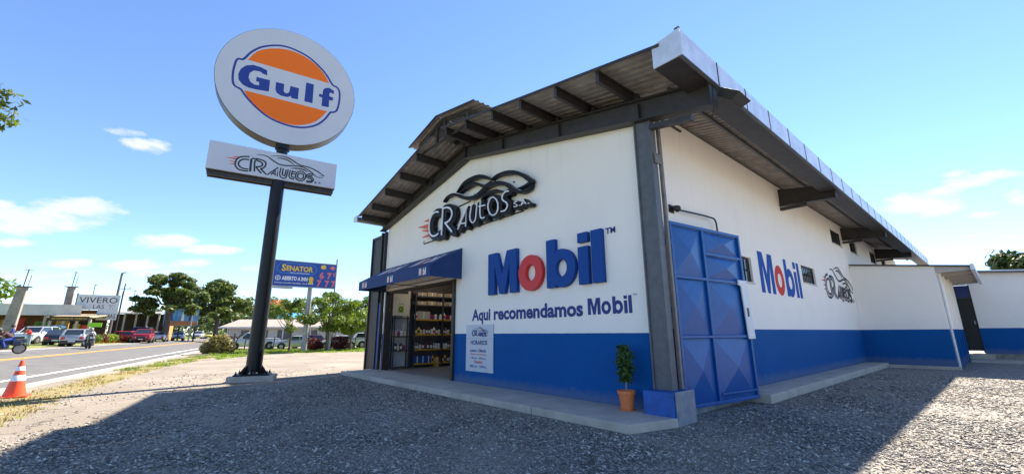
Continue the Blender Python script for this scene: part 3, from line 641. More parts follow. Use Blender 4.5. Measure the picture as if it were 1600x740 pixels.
# painted logos on the side wall
mat('faded_blue', (.012, .075, .33), .7, spec=.2); mat('faded_red', (.60, .045, .04), .7, spec=.2)
for c_, loops in GLY:
    part('painted_letter', MB().flat([[(13.65+x*.94, 2.74+v*1.04) for x, v in l] for l in loops], mpS, .004), MAT['faded_blue'] if c_ == 'b' else MAT['faded_red'], wh)
def logo(mp, u0, v0, su, sv, d, w, names=None, colr=None):
    b = MB(); k = 0
    for nm, pts in LOGO.items():
        k += 1; q = smoothpts(pts, 3) if nm[0] in 'CRUTSOVs' and len(pts) > 3 and nm not in ('R0',) else pts
        q = [(u0+x*su, v0+z*sv) for x, z in q]
        ww = w*(1.7 if nm == 'R0' else (1.25 if nm in ('C1', 'C2', 'R1', 'R2') else (.55 if nm[:2] == 'sa' else 1)))
        b.strip(q, ww, mp, d+.0006*k, taper=(nm[0] == 'V'))
    r_ = MB()
    for tri in FLAM: r_.flat([(u0+x*su, v0+z*sv) for x, z in tri], mp, d)
    return b, r_
b1, b2 = logo(mpS, 23.2, 2.92-7.52*1.68, 1.60, 1.68, .004, .085)
part('painted_logo', b1, M_paintblack, wh); part('painted_flames', b2, M_paintred, wh)

# annex with its low lean-to roof
an = thing('annex', 'low white and blue annex with shallow metal roof projecting from the long side wall', 'building', (-3, 26, 0))
def az(x): return 4.76-.13*(x+4.5)
mpA = frame((0, 26, 0), 0)
part('front_wall', MB().prism([(-4.495,0),(-1.57,0),(-1.57,az(-1.57)),(-4.495,az(-4.495))], mpA, 0, -.15), M_side, an)
mpA2 = frame((-1.57, 0, 0), 90)
AW = [(27.3,28.3,1.0,3.35),(28.75,29.75,1.0,3.35),(30.3,31.3,1.0,3.35)]
part('right_wall', holed(MB(), 26.151, 34.2, 0, 4.3, AW, mpA2, .14), M_side, an)
for a, b_, c0, c1 in AW:
    w = MB()
    for k in range(14): z = c0+.05+k*(c1-c0-.1)/14; w.mbox(mpA2, a+.05, b_-.05, z, z+.11, -.09, -.08)
    w.mbox(mpA2, a, a+.05, c0, c1, -.12, -.04); w.mbox(mpA2, b_-.05, b_, c0, c1, -.12, -.04)
    part('louvre_window', w, mat('louvre_white', (.62, .62, .62), .5), an)
pp = MB()
for y in (26.9, 28.52, 30.02, 31.7, 33.4): pp.mbox(mpA2, y-.12, y+.12, .0, 4.25, .002, .10)
part('pilaster', pp, M_side, an)
ar = MB(); ar.loft([[(-4.495, 25.85, az(-4.5)+.01), (-4.495, 25.85, az(-4.5)+.06), (-.50, 25.85, az(-.5)+.06), (-.50, 25.85, az(-.5)+.01)], [(-4.495, 34.4, az(-4.5)+.01), (-4.495, 34.4, az(-4.5)+.06), (-.50, 34.4, az(-.5)+.06), (-.50, 34.4, az(-.5)+.01)]])
ro = part('roof', ar, M_beam, an)
for y in (26.05, 27.9, 29.8, 31.8, 33.8):
    rr = MB().loft([[(-1.56, y-.04, az(-1.57)-.30), (-1.56, y+.04, az(-1.57)-.30), (-1.56, y+.04, az(-1.57)), (-1.56, y-.04, az(-1.57))], [(-.52, y-.04, az(-.5)-.13), (-.52, y+.04, az(-.5)-.13), (-.52, y+.04, az(-.5)), (-.52, y-.04, az(-.5))]])
    part('rafter', rr, mat('pale_rafter', (.45, .43, .40), .6), ro)
part('gutter', MB().box(-.50, -.38, 25.8, 34.4, az(-.5)-.16, az(-.5)+.10), M_galv, ro)
part('downpipe', MB().tube([(-1.50, 26.06, az(-1.5)-.35), (-1.50, 26.06, .1)], .045, 10), mat('pipe_white', (.6, .6, .6), .4), an, smooth=True)
part('base_sill', MB().box(-4.495, -1.45, 25.72, 25.999, 0, .12), M_slab, an)

# far right building
rb = thing('rear_building', 'long low white building with blue lower band and dark door beyond the annex', 'building', (4, 36, 0))
M_rb = wall_paint('rear_building_paint', 1.73, base=.45)
mpR = frame((0, 35.3, 0), 0)
def rz(x): return 4.93-.10*(x+.5)
part('front_wall', MB().prism([(-4.0,.35),(-1.86,.35),(-1.86,4.15),(-.93,4.15),(-.93,.35),(16,.35),(16,3.3),(-4,5.2)], mpR, 0, -.2), M_rb, rb)
part('plinth', MB().box(-1.4, 16, 35.16, 35.299, 0, .36), mat('plinth_stone', (.25, .23, .20), .9, var=.35, scale=4), rb)
part('roof', MB().prism([(-4.0,5.2),(16,3.3),(16,3.36),(-4,5.26)], frame((0, 34.95, 0), 0), 0, -4), M_galv, rb)
part('roof_flashing', MB().prism([(-4.0,5.11),(16,3.21),(16,3.29),(-4,5.19)], frame((0, 35.0, 0), 0), 0, -.05), M_steel, rb)
dr = part('door', MB().box(-1.82, -.97, 35.36, 35.41, .5, 3.42), M_blackm, rb)
part('handle', MB().box(-1.06, -1.02, 35.33, 35.359, 1.95, 2.15), M_alloy, dr)
part('transom', MB().box(-1.82, -.97, 35.35, 35.40, 3.45, 4.13), mat('transom_blue', (.01, .03, .14), .5), rb)
part('door_frame', MB().box(-1.86, -1.82, 35.31, 35.45, .4, 4.15).box(-.97, -.93, 35.31, 35.45, .4, 4.15).box(-1.819, -.971, 35.31, 35.45, 3.425, 3.449), M_blackm, rb)
part('step', MB().box(-1.95, -.6, 34.85, 35.159, 0, .34), M_slab, rb, bevel=.01)
struct('rear_walkway', MB().box(-1.44, 16, 32.4, 34.849, 0, .10), mat('pale_slab', (.42, .385, .33), .9, var=.12, scale=1.5, bump=.2))

# walkways
w = MB(); px = [-17.7, -15.2, -12.9, -10.7, -8.6, -6.5, -4.2]
for a, b_ in zip(px[:-1], px[1:]):
    x1 = b_-.008 if b_ != -4.2 else -4.2; xe = x1 if b_ != -4.2 else -3.94
    w.add([(a+.008, 6.06, 0), (x1, 6.06, 0), (xe, 7.09, 0), (xe if b_ == -4.2 else x1, 7.49, 0), (a+.008, 7.49, 0), (a+.008, 6.06, .15), (x1, 6.06, .15), (xe, 7.09, .15), (xe if b_ == -4.2 else x1, 7.49, .15), (a+.008, 7.49, .15)],
          [(0,1,2,3,4), (5,6,7,8,9), (0,1,6,5), (1,2,7,6), (2,3,8,7), (3,4,9,8), (4,0,5,9)])
o = struct('front_walkway', w, M_slab)
o.modifiers.new('bevel', 'BEVEL').width = .012
w = MB(); y = 10.9
while y < 25.7: w.box(-4.49, -3.72-.0*y, y+.006, min(y+1.9, 25.7)-.006, 0, .20); y += 1.9
o = struct('side_walkway', w, M_slab); o.modifiers.new('bevel', 'BEVEL').width = .012

# steel gate, folded back against the side wall
G0 = Vector((-4.31, 8.12, .13)); gang = math.degrees(math.atan2(10.80-8.12, -3.94+4.31))
gate = thing('steel_gate', 'tall blue sheet-steel gate with cross-broken panels, swung back against the side wall', 'gate', G0)
mpG = frame((G0.x, G0.y, 0), gang); GW = 2.70; ZB, ZT = .13, 3.93
fr = MB()
for u in (0, GW-.07): fr.mbox(mpG, u, u+.07, ZB, ZT, -.035, .035)
for v in (ZB, ZT-.07): fr.mbox(mpG, .07, GW-.07, v, v+.07, -.034, .034)
fr.mbox(mpG, 1.13, 1.20, ZB+.07, ZT-.07, -.033, .033)
for v in (2.74, 1.50): fr.mbox(mpG, .07, 1.13, v-.03, v+.03, -.032, .032); 
for v in (3.33, 2.74, 1.50): fr.mbox(mpG, 1.20, GW-.07, v-.03, v+.03, -.032, .032)
fr.mbox(mpG, 1.24, GW-.09, .30, .34, .02, .045)
part('gate_frame', fr, M_gate, gate, bevel=.008)
def cross(u0, u1, v0, v1, h=.095):
    b = MB(); g = .003
    return b.add([mpG(u0+g, v0+g, -.025), mpG(u1-g, v0+g, -.025), mpG(u1-g, v1-g, -.025), mpG(u0+g, v1-g, -.025), mpG((u0+u1)/2, (v0+v1)/2, -.025+h)], [(0,1,4), (1,2,4), (2,3,4), (3,0,4)])
for (a, b_, c0, c1) in ((.07,1.13,2.77,ZT-.07),(.07,1.13,1.53,2.71),(.07,1.13,ZB+.07,1.47),(1.2,GW-.07,3.36,ZT-.07),(1.2,GW-.07,2.77,3.30),(1.2,GW-.07,1.53,2.71),(1.2,GW-.07,ZB+.07,1.47)):
    part('panel', cross(a, b_, c0, c1), M_gate, gate)
bx = MB(); bx.prism([(2.34,2.80),(2.71,2.80),(2.78,1.44),(2.50,1.44),(2.44,2.66),(2.34,2.68)], mpG, .038, .075)
lb = part('lock_cover', bx, mat('lock_white', (.66, .68, .70), .45), gate, bevel=.01, label='white painted lock cover plate')
part('latch', MB().mbox(mpG, 2.56, 2.60, 1.95, 2.15, .077, .10), M_steel, lb)
for v in (3.45, 2.05, .55):
    part('hinge', MB().mbox(mpG, -.16, -.002, v-.05, v+.05, -.03, .03).mbox(mpG, -.03, .05, v-.15, v-.05, .036, .06), M_gate, gate)

# bracket arm with small lamp above the gate
lm = thing('wall_conduit_light', 'black bent conduit with small spot lamp on the wall above the blue gate', 'lamp', (-4.3, 9.0, 4.2))
part('conduit', MB().tube([(-4.40, 8.75, 4.34), (-4.40, 8.9, 4.34), (-4.38, 10.1, 4.42), (-4.38, 10.55, 4.44), (-4.38, 10.66, 4.42), (-4.38, 10.72, 4.34), (-4.38, 10.74, 4.0)], .022, 8), M_blackm, lm, smooth=True)
part('wall_plate', MB().box(-4.498, -4.47, 8.55, 8.75, 4.25, 4.43), M_blackm, lm)
part('lamp_head', MB().lathe([(.03, -.10), (.055, -.06), (.075, .05), (.08, .06), (.07, .062), (.02, .02)], (-4.38, 8.68, 4.34), 14, 'y'), M_blackm, lm, smooth=True)
part('bracket', MB().bar((-4.48, 8.65, 4.34), (-4.38, 8.68, 4.34), .03, .05), M_blackm, lm)

# floodlight on the beam end
fd = thing('floodlight', 'black floodlight hanging from the end of the gable beam under the corner gutter', 'floodlight', (-2.62, 7.7, 5.9))
a_ = Vector((-2.60, 7.62, 5.86))
part('lamp_housing', MB().loft([[a_+1.35*Vector(p) for p in ((-.02,-.20,.10),(.20,-.20,-.06),(.20,.20,-.06),(-.02,.20,.10))], [a_+1.35*Vector(p) for p in ((-.10,-.16,.02),(.08,-.16,-.13),(.08,.16,-.13),(-.10,.16,.02))]]), M_blackm, fd, bevel=.008)
part('lens', MB().add([a_+1.35*Vector(p) for p in ((.00,-.17,.092),(.185,-.17,-.045),(.185,.17,-.045),(.00,.17,.092))], [(0,1,2,3)]), M_glass, fd).location.z += .004
part('yoke', MB().tube([a_+Vector((.02,-.23,0)), a_+Vector((-.08,-.23,.16)), a_+Vector((-.08,.23,.16)), a_+Vector((.02,.23,0))], .014, 6), M_blackm, fd)
part('cable', MB().tube([(-2.70,7.70,6.10),(-2.64,7.95,6.2),(-2.58,7.98,6.0),(-2.62,7.80,5.92)], .01, 6), M_blackm, fd)
part('drop_wire', MB().tube([(-2.76,7.34,6.10),(-2.78,7.30,5.6),(-2.80,7.24,5.42),(-2.80,7.32,5.38)], .006, 5), M_blackm, fd)

# ============================================================ WALL SIGNS ON THE FRONT
ms = thing('oil_brand_wall_sign', 'large raised blue letters with a red o spelling Mobil on the front wall', 'sign', (-7.6, 7.4, 2.68))
def glyph(loops): return [[(-9.70+x, 2.68+z) for x, z in l] for l in loops]
for nm, (c, loops) in zip(('letter_m', 'letter_o', 'letter_b', 'dot', 'letter_i', 'letter_l'), GLY):
    part(nm, MB().prism(glyph(loops), mpF, .008, .125), M_blue if c == 'b' else M_red, ms, bevel=.006)
part('trade_mark', lettering(MB(), 'TM', mpF, -5.48, -5.22, 3.76, .13, .012, .03), M_paintblue, ms)
sl_ = thing('slogan_lettering', 'flat blue slogan reading Aqui recomendamos Mobil painted under the big raised letters', 'lettering', (-7.8, 7.49, 2.0))
part('word', lettering(MB(), 'Aqui', mpF, -10.66, -9.73, 1.985, .325, .004, .038), M_paintblue, sl_)
part('word', lettering(MB(), 'recomendamos', mpF, -9.57, -6.24, 1.985, .335, .004, .038), M_paintblue, sl_)
b1, b2 = MB(), None
for c, loops in GLY: b1.flat([[(-6.10+x*.280, 1.99+z*.305) for x, z in l] for l in loops], mpF, .004)
part('word', b1, M_paintblue, sl_)
part('trade_mark', lettering(MB(), 'TM', mpF, -4.90, -4.80, 2.34, .045, .004), M_paintblue, sl_)

# illuminated dealer sign: black channel letters with white tubes, sweeping car outline, red flames
cs = thing('dealer_wall_sign', 'raised black dealer sign with white tube letters, red flames and sweeping car outline', 'sign', (-11, 7.3, 5.0))
bk = MB(); tb = MB(); k = 0
for nm, pts in NEON.items():
    k += 1; q = smoothpts(pts, 4) if (nm in ('C','U','T','S','O','a1','R1')) else pts
    big = nm in ('C','R0','R1','R2'); sm = nm[0] in 'ad'
    wv = .30 if big else (.11 if sm else .20)
    q2 = [(x+.05*(0 if sm else 1), z-.02) for x, z in q]
    bk.strip(q2, wv, mpF, .03+.0005*k, .195+.0015*k)
    bk.prism(arc(*q2[0], wv*.49, wv*.49, 0, 330, 11), mpF, .032+.0005*k, .1940+.0015*k); bk.prism(arc(*q2[-1], wv*.49, wv*.49, 0, 330, 11), mpF, .033+.0005*k, .1935+.0015*k)
    tb.strip(q, .055 if big else (.020 if sm else .034), mpF, .225+.0006*k, .255+.0008*k)
part('channel_letters', bk, M_black, cs); part('white_tubes', tb, M_neon, cs)
vb = MB(); k = 0
for nm, pts in VEH.items():
    if nm[0] == 'b': vb.bar(mpF(*pts[0], .03), mpF(*pts[1], .03), .03, .03, (0, 1, 0)); continue
    k += 1; q = smoothpts(pts, 4); vb.strip(q, .11 if nm in ('v1', 'v2', 'v2b') else .085, mpF, .05+.003*k, .215+.004*k, taper=True)
part('car_outline', vb, M_black, cs)
fm = MB()
for i, tri in enumerate(FL3): fm.prism(tri, mpF, .10+.004*i, .17+.004*i)
part('flame', fm, M_flame, cs)
st = MB()
for (x, z) in ((-13.9,5.0),(-12.9,5.35),(-11.6,5.1),(-10.6,5.25),(-9.6,5.2),(-12.3,5.9),(-10.2,6.2),(-8.6,5.9)): st.bar(mpF(x, z, .002), mpF(x, z, .06), .03, .03)
st.bar(mpF(-13.9, 4.93, .03), mpF(-8.2, 4.93, .03), .03, .03, (0, 1, 0)); st.bar(mpF(-12.9, 5.05, .028), mpF(-12.9, 5.95, .028), .012, .012, (0, 1, 0)); st.bar(mpF(-10.6, 5.0, .028), mpF(-10.6, 6.1, .028), .012, .012, (0, 1, 0))
part('mounting_rail', st, M_blackm, cs)

# opening-hours board
ob_ = thing('opening_hours_board', 'pale grey opening-hours board with blue dealer logo beside the shop door', 'sign', (-10.2, 7.46, .5))
mpB = frame((0, 7.5, 0), 0)
part('board', MB().mbox(mpB, -10.90, -9.56, .50, 1.85, .01, .035), mat('board_grey', (.52, .55, .60), .4), ob_)
b1, b2 = logo(mpB, -10.20, 1.64-7.96*.30, .27, .30, .038, .016)
part('printed_logo', b1, M_paintblue, ob_)
tx = lettering(MB(), 'HORARIOS', mpB, -10.66, -9.82, 1.27, .125, .038, .03); lettering(tx, 'Lunes a Sábado', mpB, -10.68, -9.88, 1.06, .09, .038, .02)
lettering(tx, '7:00 a.m. - 4:00 p.m.', mpB, -10.64, -9.88, .86, .055, .038, .02); lettering(tx, '8:00 a.m. - 12:00 m.', mpB, -10.68, -9.86, .62, .065, .038, .02)
tx.mbox(mpB, -10.88, -9.58, 1.445, 1.450, .0355, .037)
part('printed_text', tx, M_paintblue, ob_)
part('printed_red_text', lettering(lettering(MB(), 'Horario de atencion', mpB, -10.66, -9.86, .975, .045, .038, .02), 'Domingo', mpB, -10.46, -10.04, .74, .085, .038, .02), M_paintred, ob_)

# ============================================================ AWNING
aw = thing('shop_awning', 'dark blue canvas awning with small brand words over the shop entrance', 'awning', (-14.2, 6.3, 3.3))
xa, xb, yf, zt, zf, zb = -17.12, -11.27, 6.30, 4.36, 3.68, 3.33
cv = MB()
cv.add([(xa, 7.49, zt), (xb, 7.49, zt), (xb, yf, zf), (xa, yf, zf), (xa, yf, zb), (xb, yf, zb), (xb, 7.49, zb), (xa, 7.49, zb)], [(0,1,2,3), (3,2,5,4), (1,6,5,2), (0,3,4,7)])
cvo = part('canopy', cv, M_canvas, aw); sd = cvo.modifiers.new('thick', 'SOLIDIFY'); sd.thickness = .012; sd.offset = -1
fr = MB()
for x in (xa+.03, xb-.03, (xa+xb)/2): fr.bar((x, yf+.03, zb+.02), (x, 7.48, zb+.02), .025, .025); fr.bar((x, yf+.04, zf-.03), (x, 7.48, zt-.04), .025, .025)
fr.bar((xa+.03, yf+.03, zb+.02), (xb-.03, yf+.03, zb+.02), .025, .025); fr.bar((xa+.05, 7.0, zb+.03), (xb-.05, 7.0, zb+.03), .02, .02)
part('awning_frame', fr, M_blackm, aw)
mv = frame((0, yf, 0), 0)
def slope(x, v, d): return Vector((x, yf+(7.49-yf)*v, zf+(zt-zf)*v))+Vector((0, -.5, .86))*d
for x in (-16.72, -14.35, -11.95):
    b1, b2 = brandword(mv, x, 3.40, .108, .19, .005)
    part('valance_lettering', b1, M_paintwhite, aw); part('valance_lettering', b2, M_paintred, aw)
for x in (-16.2, -13.4):
    b1, b2 = brandword(slope, x, .28, .40, .42, .006)
    part('canopy_lettering', b1, M_paintwhite, aw); part('canopy_lettering', b2, M_paintred, aw)

# ============================================================ POLE SIGN
ps = thing('pole_sign', 'tall black pole with round white orange-and-blue disc above a long dealer panel', 'sign', (-17.55, 2.97, 0))
PX, PY = -17.55, 2.97
pb = MB().lathe([(.255, .30), (.25, 1.0), (.235, 7.6)], (PX, PY, 0), 28); part('pole', pb, M_black, ps, smooth=True)
part('neck', MB().lathe([(.20, 7.5), (.20, 8.75), (.26, 8.76), (.26, 8.90)], (PX, PY, 0), 24), M_black, ps, smooth=True)
mpP = frame((PX, PY, 0), 90-8)
ba = frame((PX, PY, 0), 90-18)
part('footing', MB().mbox(ba, -.70, .70, 0, .20, -.52, .50), mat('footing_concrete', (.42, .385, .33), .9, var=.15, scale=5, bump=.4), ps, bevel=.015)
part('base_plate', MB().mbox(ba, -.55, .55, .222, .25, -.40, .40).mbox(ba, -.53, .53, .20, .2215, -.38, .38), M_black, ps)
for a in range(0, 360, 45):
    gs = MB()
    c_, s_ = math.cos(R(a-18)), math.sin(R(a-18)); t_ = Vector((-s_, c_, 0))*.009; p0 = Vector((PX, PY, 0))
    e1 = p0+Vector((c_, s_, 0))*.245; e2 = p0+Vector((c_, s_, 0))*.43
    tri = [Vector((e1.x, e1.y, .251)), Vector((e2.x, e2.y, .251)), Vector((e2.x, e2.y, .28)), Vector((e1.x, e1.y, .55))]
    gs.loft([[q-t_ for q in tri], [q+t_ for q in tri]])
    part('gusset', gs, M_black, ps)
for u in (-.47, 0, .47):
    for d in (-.32, .32):
        c_ = ba(u, .25, d); part('bolt', MB().lathe([(.035, .251), (.035, .30), (.018, .301), (.018, .36)], (c_.x, c_.y, 0), 8), M_black, ps)
D0, D1 = -.42, .22
dc = (-.03, 11.48); RD = 2.53
part('disc_rim', MB().prism(ELL(*dc, RD, RD, 96), mpP, D0, D1-.012), M_rim, ps, smooth=True)
part('disc_face', MB().prism(ELL(*dc, RD-.015, RD-.015, 96), mpP, D1-.0115, D1), M_signwhite, ps)
def clean(l): return l
df = D1+.004
em = part('emblem_outline', MB().strip(smoothpts(OUTL, 3, True)+[OUTL[0], smoothpts(OUTL, 3, True)[1]], .075, mpP, df), M_navy, ps)
def circfit(L):
    A = np.array([[2*x, 2*z, 1] for x, z in L]); b_ = np.array([x*x+z*z for x, z in L]); s = np.linalg.lstsq(A, b_, rcond=None)[0]
    return s[0], s[1], math.sqrt(s[2]+s[0]**2+s[1]**2)
part('emblem_half', MB().flat(smoothpts(OTOP, 3), mpP, df), M_orange, ps); part('emblem_half', MB().flat(smoothpts(OBOT, 3), mpP, df), M_orange, ps)
for g_ in (GG, GU, GL, GF): 
    part('letter', MB().flat(g_, mpP, df), M_navy, ps)
lp = part('dealer_panel', MB().mbox(mpP, -2.31, 2.04, 7.44, 8.515, .16, .24), M_signwhite, ps, bevel=.004)
part('panel_box', MB().mbox(mpP, -2.31, 2.04, 7.46, 8.515, -.24, -.16).mbox(mpP, -2.29, 2.02, 8.40, 8.50, -.159, .159), M_signwhite, ps)
part('lower_channel', MB().mbox(mpP, -2.26, 1.99, 7.24, 7.395, .04, .12).mbox(mpP, -2.26, 1.99, 7.24, 7.395, -.22, -.14), M_dark, ps)
part('panel_frame', MB().mbox(mpP, -2.30, 2.03, 7.40, 7.455, .10, .158).mbox(mpP, -2.30, 2.03, 7.40, 7.455, -.158, -.10).mbox(mpP, -2.28, -2.20, 7.455, 8.39, -.158, .158).mbox(mpP, 1.93, 2.01, 7.455, 8.39, -.158, .158).mbox(mpP, -2.20, -.3, 7.60, 7.66, -.15, .15).mbox(mpP, .3, 1.93, 7.60, 7.66, -.15, .15), M_dark, ps)
b1, b2 = logo(mpP, 0, 0, 1, 1, .244, .042)
part('panel_logo', b1, M_paintblack, lp); part('panel_flames', b2, M_paintred, lp)

# ============================================================ CONE AND POTTED PLANT
cn = thing('traffic_cone', 'orange traffic cone with two white bands standing on the road edge', 'cone', (-17.5, -2.52, 0))
M_cone = mat('cone_orange', (.80, .075, .015), .45)
part('base', MB().prism([(-.28,-.25),(-.25,-.28),(.25,-.28),(.28,-.25),(.28,.25),(.25,.28),(-.25,.28),(-.28,.25)], lambda x, y, d: (cn.location.x+x, cn.location.y+y, d), .0, .045), M_cone, cn)
def cr(z): return .215-.18*(z-.045)/.90
part('body', MB().lathe([(cr(.046), .046), (cr(.5), .5), (cr(.93), .93), (.03, .95), (.018, .952), (.016, .90)], cn.location[:], 28), M_cone, cn, smooth=True)
for z0, z1 in ((.42, .57), (.68, .79)): part('reflective_band', MB().lathe([(cr(z0)+.001, z0), (cr(z0)+.005, z0+.004), (cr(z1)+.005, z1-.004), (cr(z1)+.001, z1)], cn.location[:], 28), M_paintwhite, cn, smooth=True)

def leafmesh(name, cents, n, size, m, seed, parent=None, flat=.5, droop=0.0, shell=.55):
    rng = np.random.default_rng(seed); cents = np.array(cents, float)     # cx,cy,cz,rx,ry,rz
    wts = cents[:,3]*cents[:,4]*cents[:,5]; wts = wts**.7; wts /= wts.sum()
    ci = rng.choice(len(cents), n, p=wts); c = cents[ci]
    d = rng.normal(size=(n, 3)); d /= np.linalg.norm(d, axis=1)[:, None]
    rad = shell+(1-shell)*rng.random(n)**.5; rad *= 1+.12*rng.normal(size=n)
    pos = c[:, :3]+d*c[:, 3:6]*rad[:, None]
    nn = d+rng.normal(size=(n, 3))*.7+np.array([0, 0, .5]); nn /= np.linalg.norm(nn, axis=1)[:, None]
    a = np.cross(nn, rng.normal(size=(n, 3))); a /= np.linalg.norm(a, axis=1)[:, None]; b = np.cross(nn, a)
    s = size*(.6+.8*rng.random(n))[:, None]; a *= s; b *= s*flat
    v = np.stack([pos-a, pos-b*.8+nn*s*.12, pos+a, pos+b*.8+nn*s*.12], 1).reshape(-1, 3)
    off = np.array(wloc(parent)) if parent is not None else np.zeros(3)
    v -= off
    me = bpy.data.meshes.new(name); me.vertices.add(len(v)); me.vertices.foreach_set('co', v.ravel())
    me.loops.add(4*n); me.loops.foreach_set('vertex_index', np.arange(4*n)); me.polygons.add(n); me.polygons.foreach_set('loop_start', np.arange(0, 4*n, 4))
    me.update(calc_edges=True); me.validate()
    return link(name, me, m, parent)

PT = Vector((-4.98, 7.17, .15))
pt = thing('potted_plant', 'small leafy ficus in a terracotta pot on the walkway by the corner column', 'plant', PT)
part('pot', MB().lathe([(.105, .0), (.115, .035), (.125, .04), (.125, .055), (.118, .06), (.155, .30), (.172, .305), (.172, .36), (.155, .36), (.150, .31), (.10, .30)], PT[:], 32), M_terra, pt, smooth=True)
part('saucer', MB().lathe([(.10, .0005), (.128, .001), (.135, .02), (.117, .022)], PT[:], 28), M_terra, pt, smooth=True)
part('soil', MB().lathe([(.0, .325), (.149, .32)], PT[:], 20), M_soil, pt)
part('stem', MB().tube([PT+Vector(p) for p in ((0,0,.3),(.006,0,.5),(-.01,.01,.7),(.012,0,.95),(0,0,1.12))], [.014,.012,.010,.008,.004], 8), mat('pale_stem', (.32, .27, .2), .8), pt, smooth=True)
cc = []
for i, (z, r_) in enumerate(((.58,.12),(.68,.16),(.79,.17),(.9,.16),(1.0,.16),(1.10,.15),(1.18,.12))):
    for k in range(3): an = k*2.1+i*1.3; cc.append((PT.x+math.cos(an)*r_*.55, PT.y+math.sin(an)*r_*.55, PT.z+z-.02, r_*.62, r_*.62, .06))
leafmesh('foliage', cc, 900, .05, LF_pot, 5, pt, flat=.42, shell=.3)

# ============================================================ INSIDE THE SHOP
M_shelf = mat('rack_board', (.05, .045, .04), .6); M_shelfy = mat('rack_beam_yellow', (.42, .23, .02), .6)
M_up = mat('rack_upright', (.03, .035, .05), .5)
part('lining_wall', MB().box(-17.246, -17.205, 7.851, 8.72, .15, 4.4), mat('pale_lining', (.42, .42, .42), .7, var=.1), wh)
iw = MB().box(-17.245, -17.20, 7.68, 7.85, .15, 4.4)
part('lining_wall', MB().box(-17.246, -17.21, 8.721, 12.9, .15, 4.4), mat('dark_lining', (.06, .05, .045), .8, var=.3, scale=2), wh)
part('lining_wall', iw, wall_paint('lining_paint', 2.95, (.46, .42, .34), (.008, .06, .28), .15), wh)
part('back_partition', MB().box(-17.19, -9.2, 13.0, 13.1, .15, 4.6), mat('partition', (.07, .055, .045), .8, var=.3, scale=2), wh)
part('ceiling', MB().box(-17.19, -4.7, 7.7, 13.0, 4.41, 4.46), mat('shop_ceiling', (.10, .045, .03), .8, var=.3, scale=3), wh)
def rack(y0, y1, x0, x1, zs, label, h, gr='shelving racks inside the shop'):
    r_ = thing('shelf_rack', label, 'shelf', ((x0+x1)/2, (y0+y1)/2, .15), gr)
    for z in zs: part('shelf', MB().box(x0+.03, x1-.002, y0+.041, y1-.041, z-.03, z), M_shelf, r_)
    for z in zs: part('front_beam', MB().box(x1-.001, x1+.015, y0+.041, y1-.041, z-.055, z+.004), (M_shelfy if z < 2.5 else M_up) if h > 2.3 else M_shelf, r_)
    for x in (x0, x1-.04):
        for y in (y0, y1-.04): part('upright', MB().box(x, x+.04, y, y+.04, .15, .15+h), M_up, r_)
    return r_
rack(8.80, 10.20, -17.15, -16.86, (.34, .93, 1.57, 2.22, 2.85, 3.25), 'dark shelving rack with yellow beams in the middle of the shop doorway view', 3.3)
rack(10.22, 12.6, -17.15, -16.86, (.34, .93, 1.57, 2.22, 2.85, 3.25), 'dark shelving rack with yellow beams nearest the right door jamb', 3.3)
rack(7.86, 8.60, -17.15, -16.88, (.24, .92, 1.50, 2.28), 'low black display rack under the pale poster just inside the door', 2.2)
po = thing('wall_poster', 'tall beige poster with dark header and green square above the low black rack', 'poster', (-17.1, 8.1, 2.4))
mpI = frame((-16.97, 0, 0), 90)
part('sheet', MB().mbox(mpI, 7.78, 8.56, 2.36, 3.62, 0, .02), mat('poster_beige', (.50, .46, .38), .6), po)
part('header', MB().mbox(mpI, 7.82, 8.46, 3.30, 3.42, .0205, .024), M_blackm, po)
part('green_square', MB().mbox(mpI, 8.02, 8.28, 2.48, 2.78, .0205, .024), mat('poster_green', (.22, .34, .03), .6), po)
part('green_ring', MB().flat([ELL(8.15, 2.63, .09, .10, 20), ELL(8.15, 2.63, .05, .055, 20)], mpI, .026), M_blackm, po)
part('text_line', lettering(MB(), 'Aceites', mpI, 8.04, 8.28, 2.84, .05, .023).mbox(mpI, 7.86, 8.02, 3.12, 3.13, .0205, .023).mbox(mpI, 7.86, 8.0, 3.04, 3.05, .0205, .023), M_paintblack, po)
cols = [(.55,.55,.55),(.02,.02,.025),(.35,.02,.02),(.02,.05,.25),(.60,.40,.05),(.5,.5,.48),(.10,.12,.14),(.60,.58,.52)]
bm_ = [mat('bottle_plastic_%s' % n_, c_, .35) for n_, c_ in zip(('silver','black','red','blue','gold','white','grey','cream'), cols)]
protos = []
for i, m_ in enumerate(bm_):
    b = thing('oil_bottle', 'x', 'bottle', (0, 0, 0), 'oil bottles on the shop shelves')
    hh = (.26, .30, .22)[i % 3]; w_ = (.055, .06, .05)[i % 3]
    part('body', MB().loft([[(-w_*.6, -w_, 0), (w_*.6, -w_, 0), (w_*.6, w_, 0), (-w_*.6, w_, 0)], [(-w_*.6, -w_, hh*.7), (w_*.6, -w_, hh*.7), (w_*.6, w_, hh*.7), (-w_*.6, w_, hh*.7)], [(-.02, -.005, hh*.88), (.02, -.005, hh*.88), (.02, .035, hh*.88), (-.02, .035, hh*.88)]]), m_, b)
    part('cap', MB().lathe([(.022, hh*.88), (.022, hh)], (0, .015, 0), 10), bm_[(i+1) % 8], b)
    part('label_patch', MB().box(w_*.6+.0005, w_*.6+.002, -w_*.8, w_*.8, hh*.15, hh*.55), bm_[(i*3+5) % 8], b)
    protos.append(b)
used = set()
def copytree(o, parent=None):
    c = o.copy(); COL.objects.link(c); c.parent = parent
    for ch in list(o.children): copytree(ch, c)
    return c
CN = ('silver','black','red','blue','gold','white','grey','cream')
def put_bottle(i, x, y, z, label):
    if i in used: o = copytree(protos[i])
    else: o = protos[i]; used.add(i)
    o.location = (x, y, z); o['label'] = label
rb_ = random.Random(3)
SN = {.345:'bottom', .935:'second', 1.575:'third', 2.225:'fourth'}
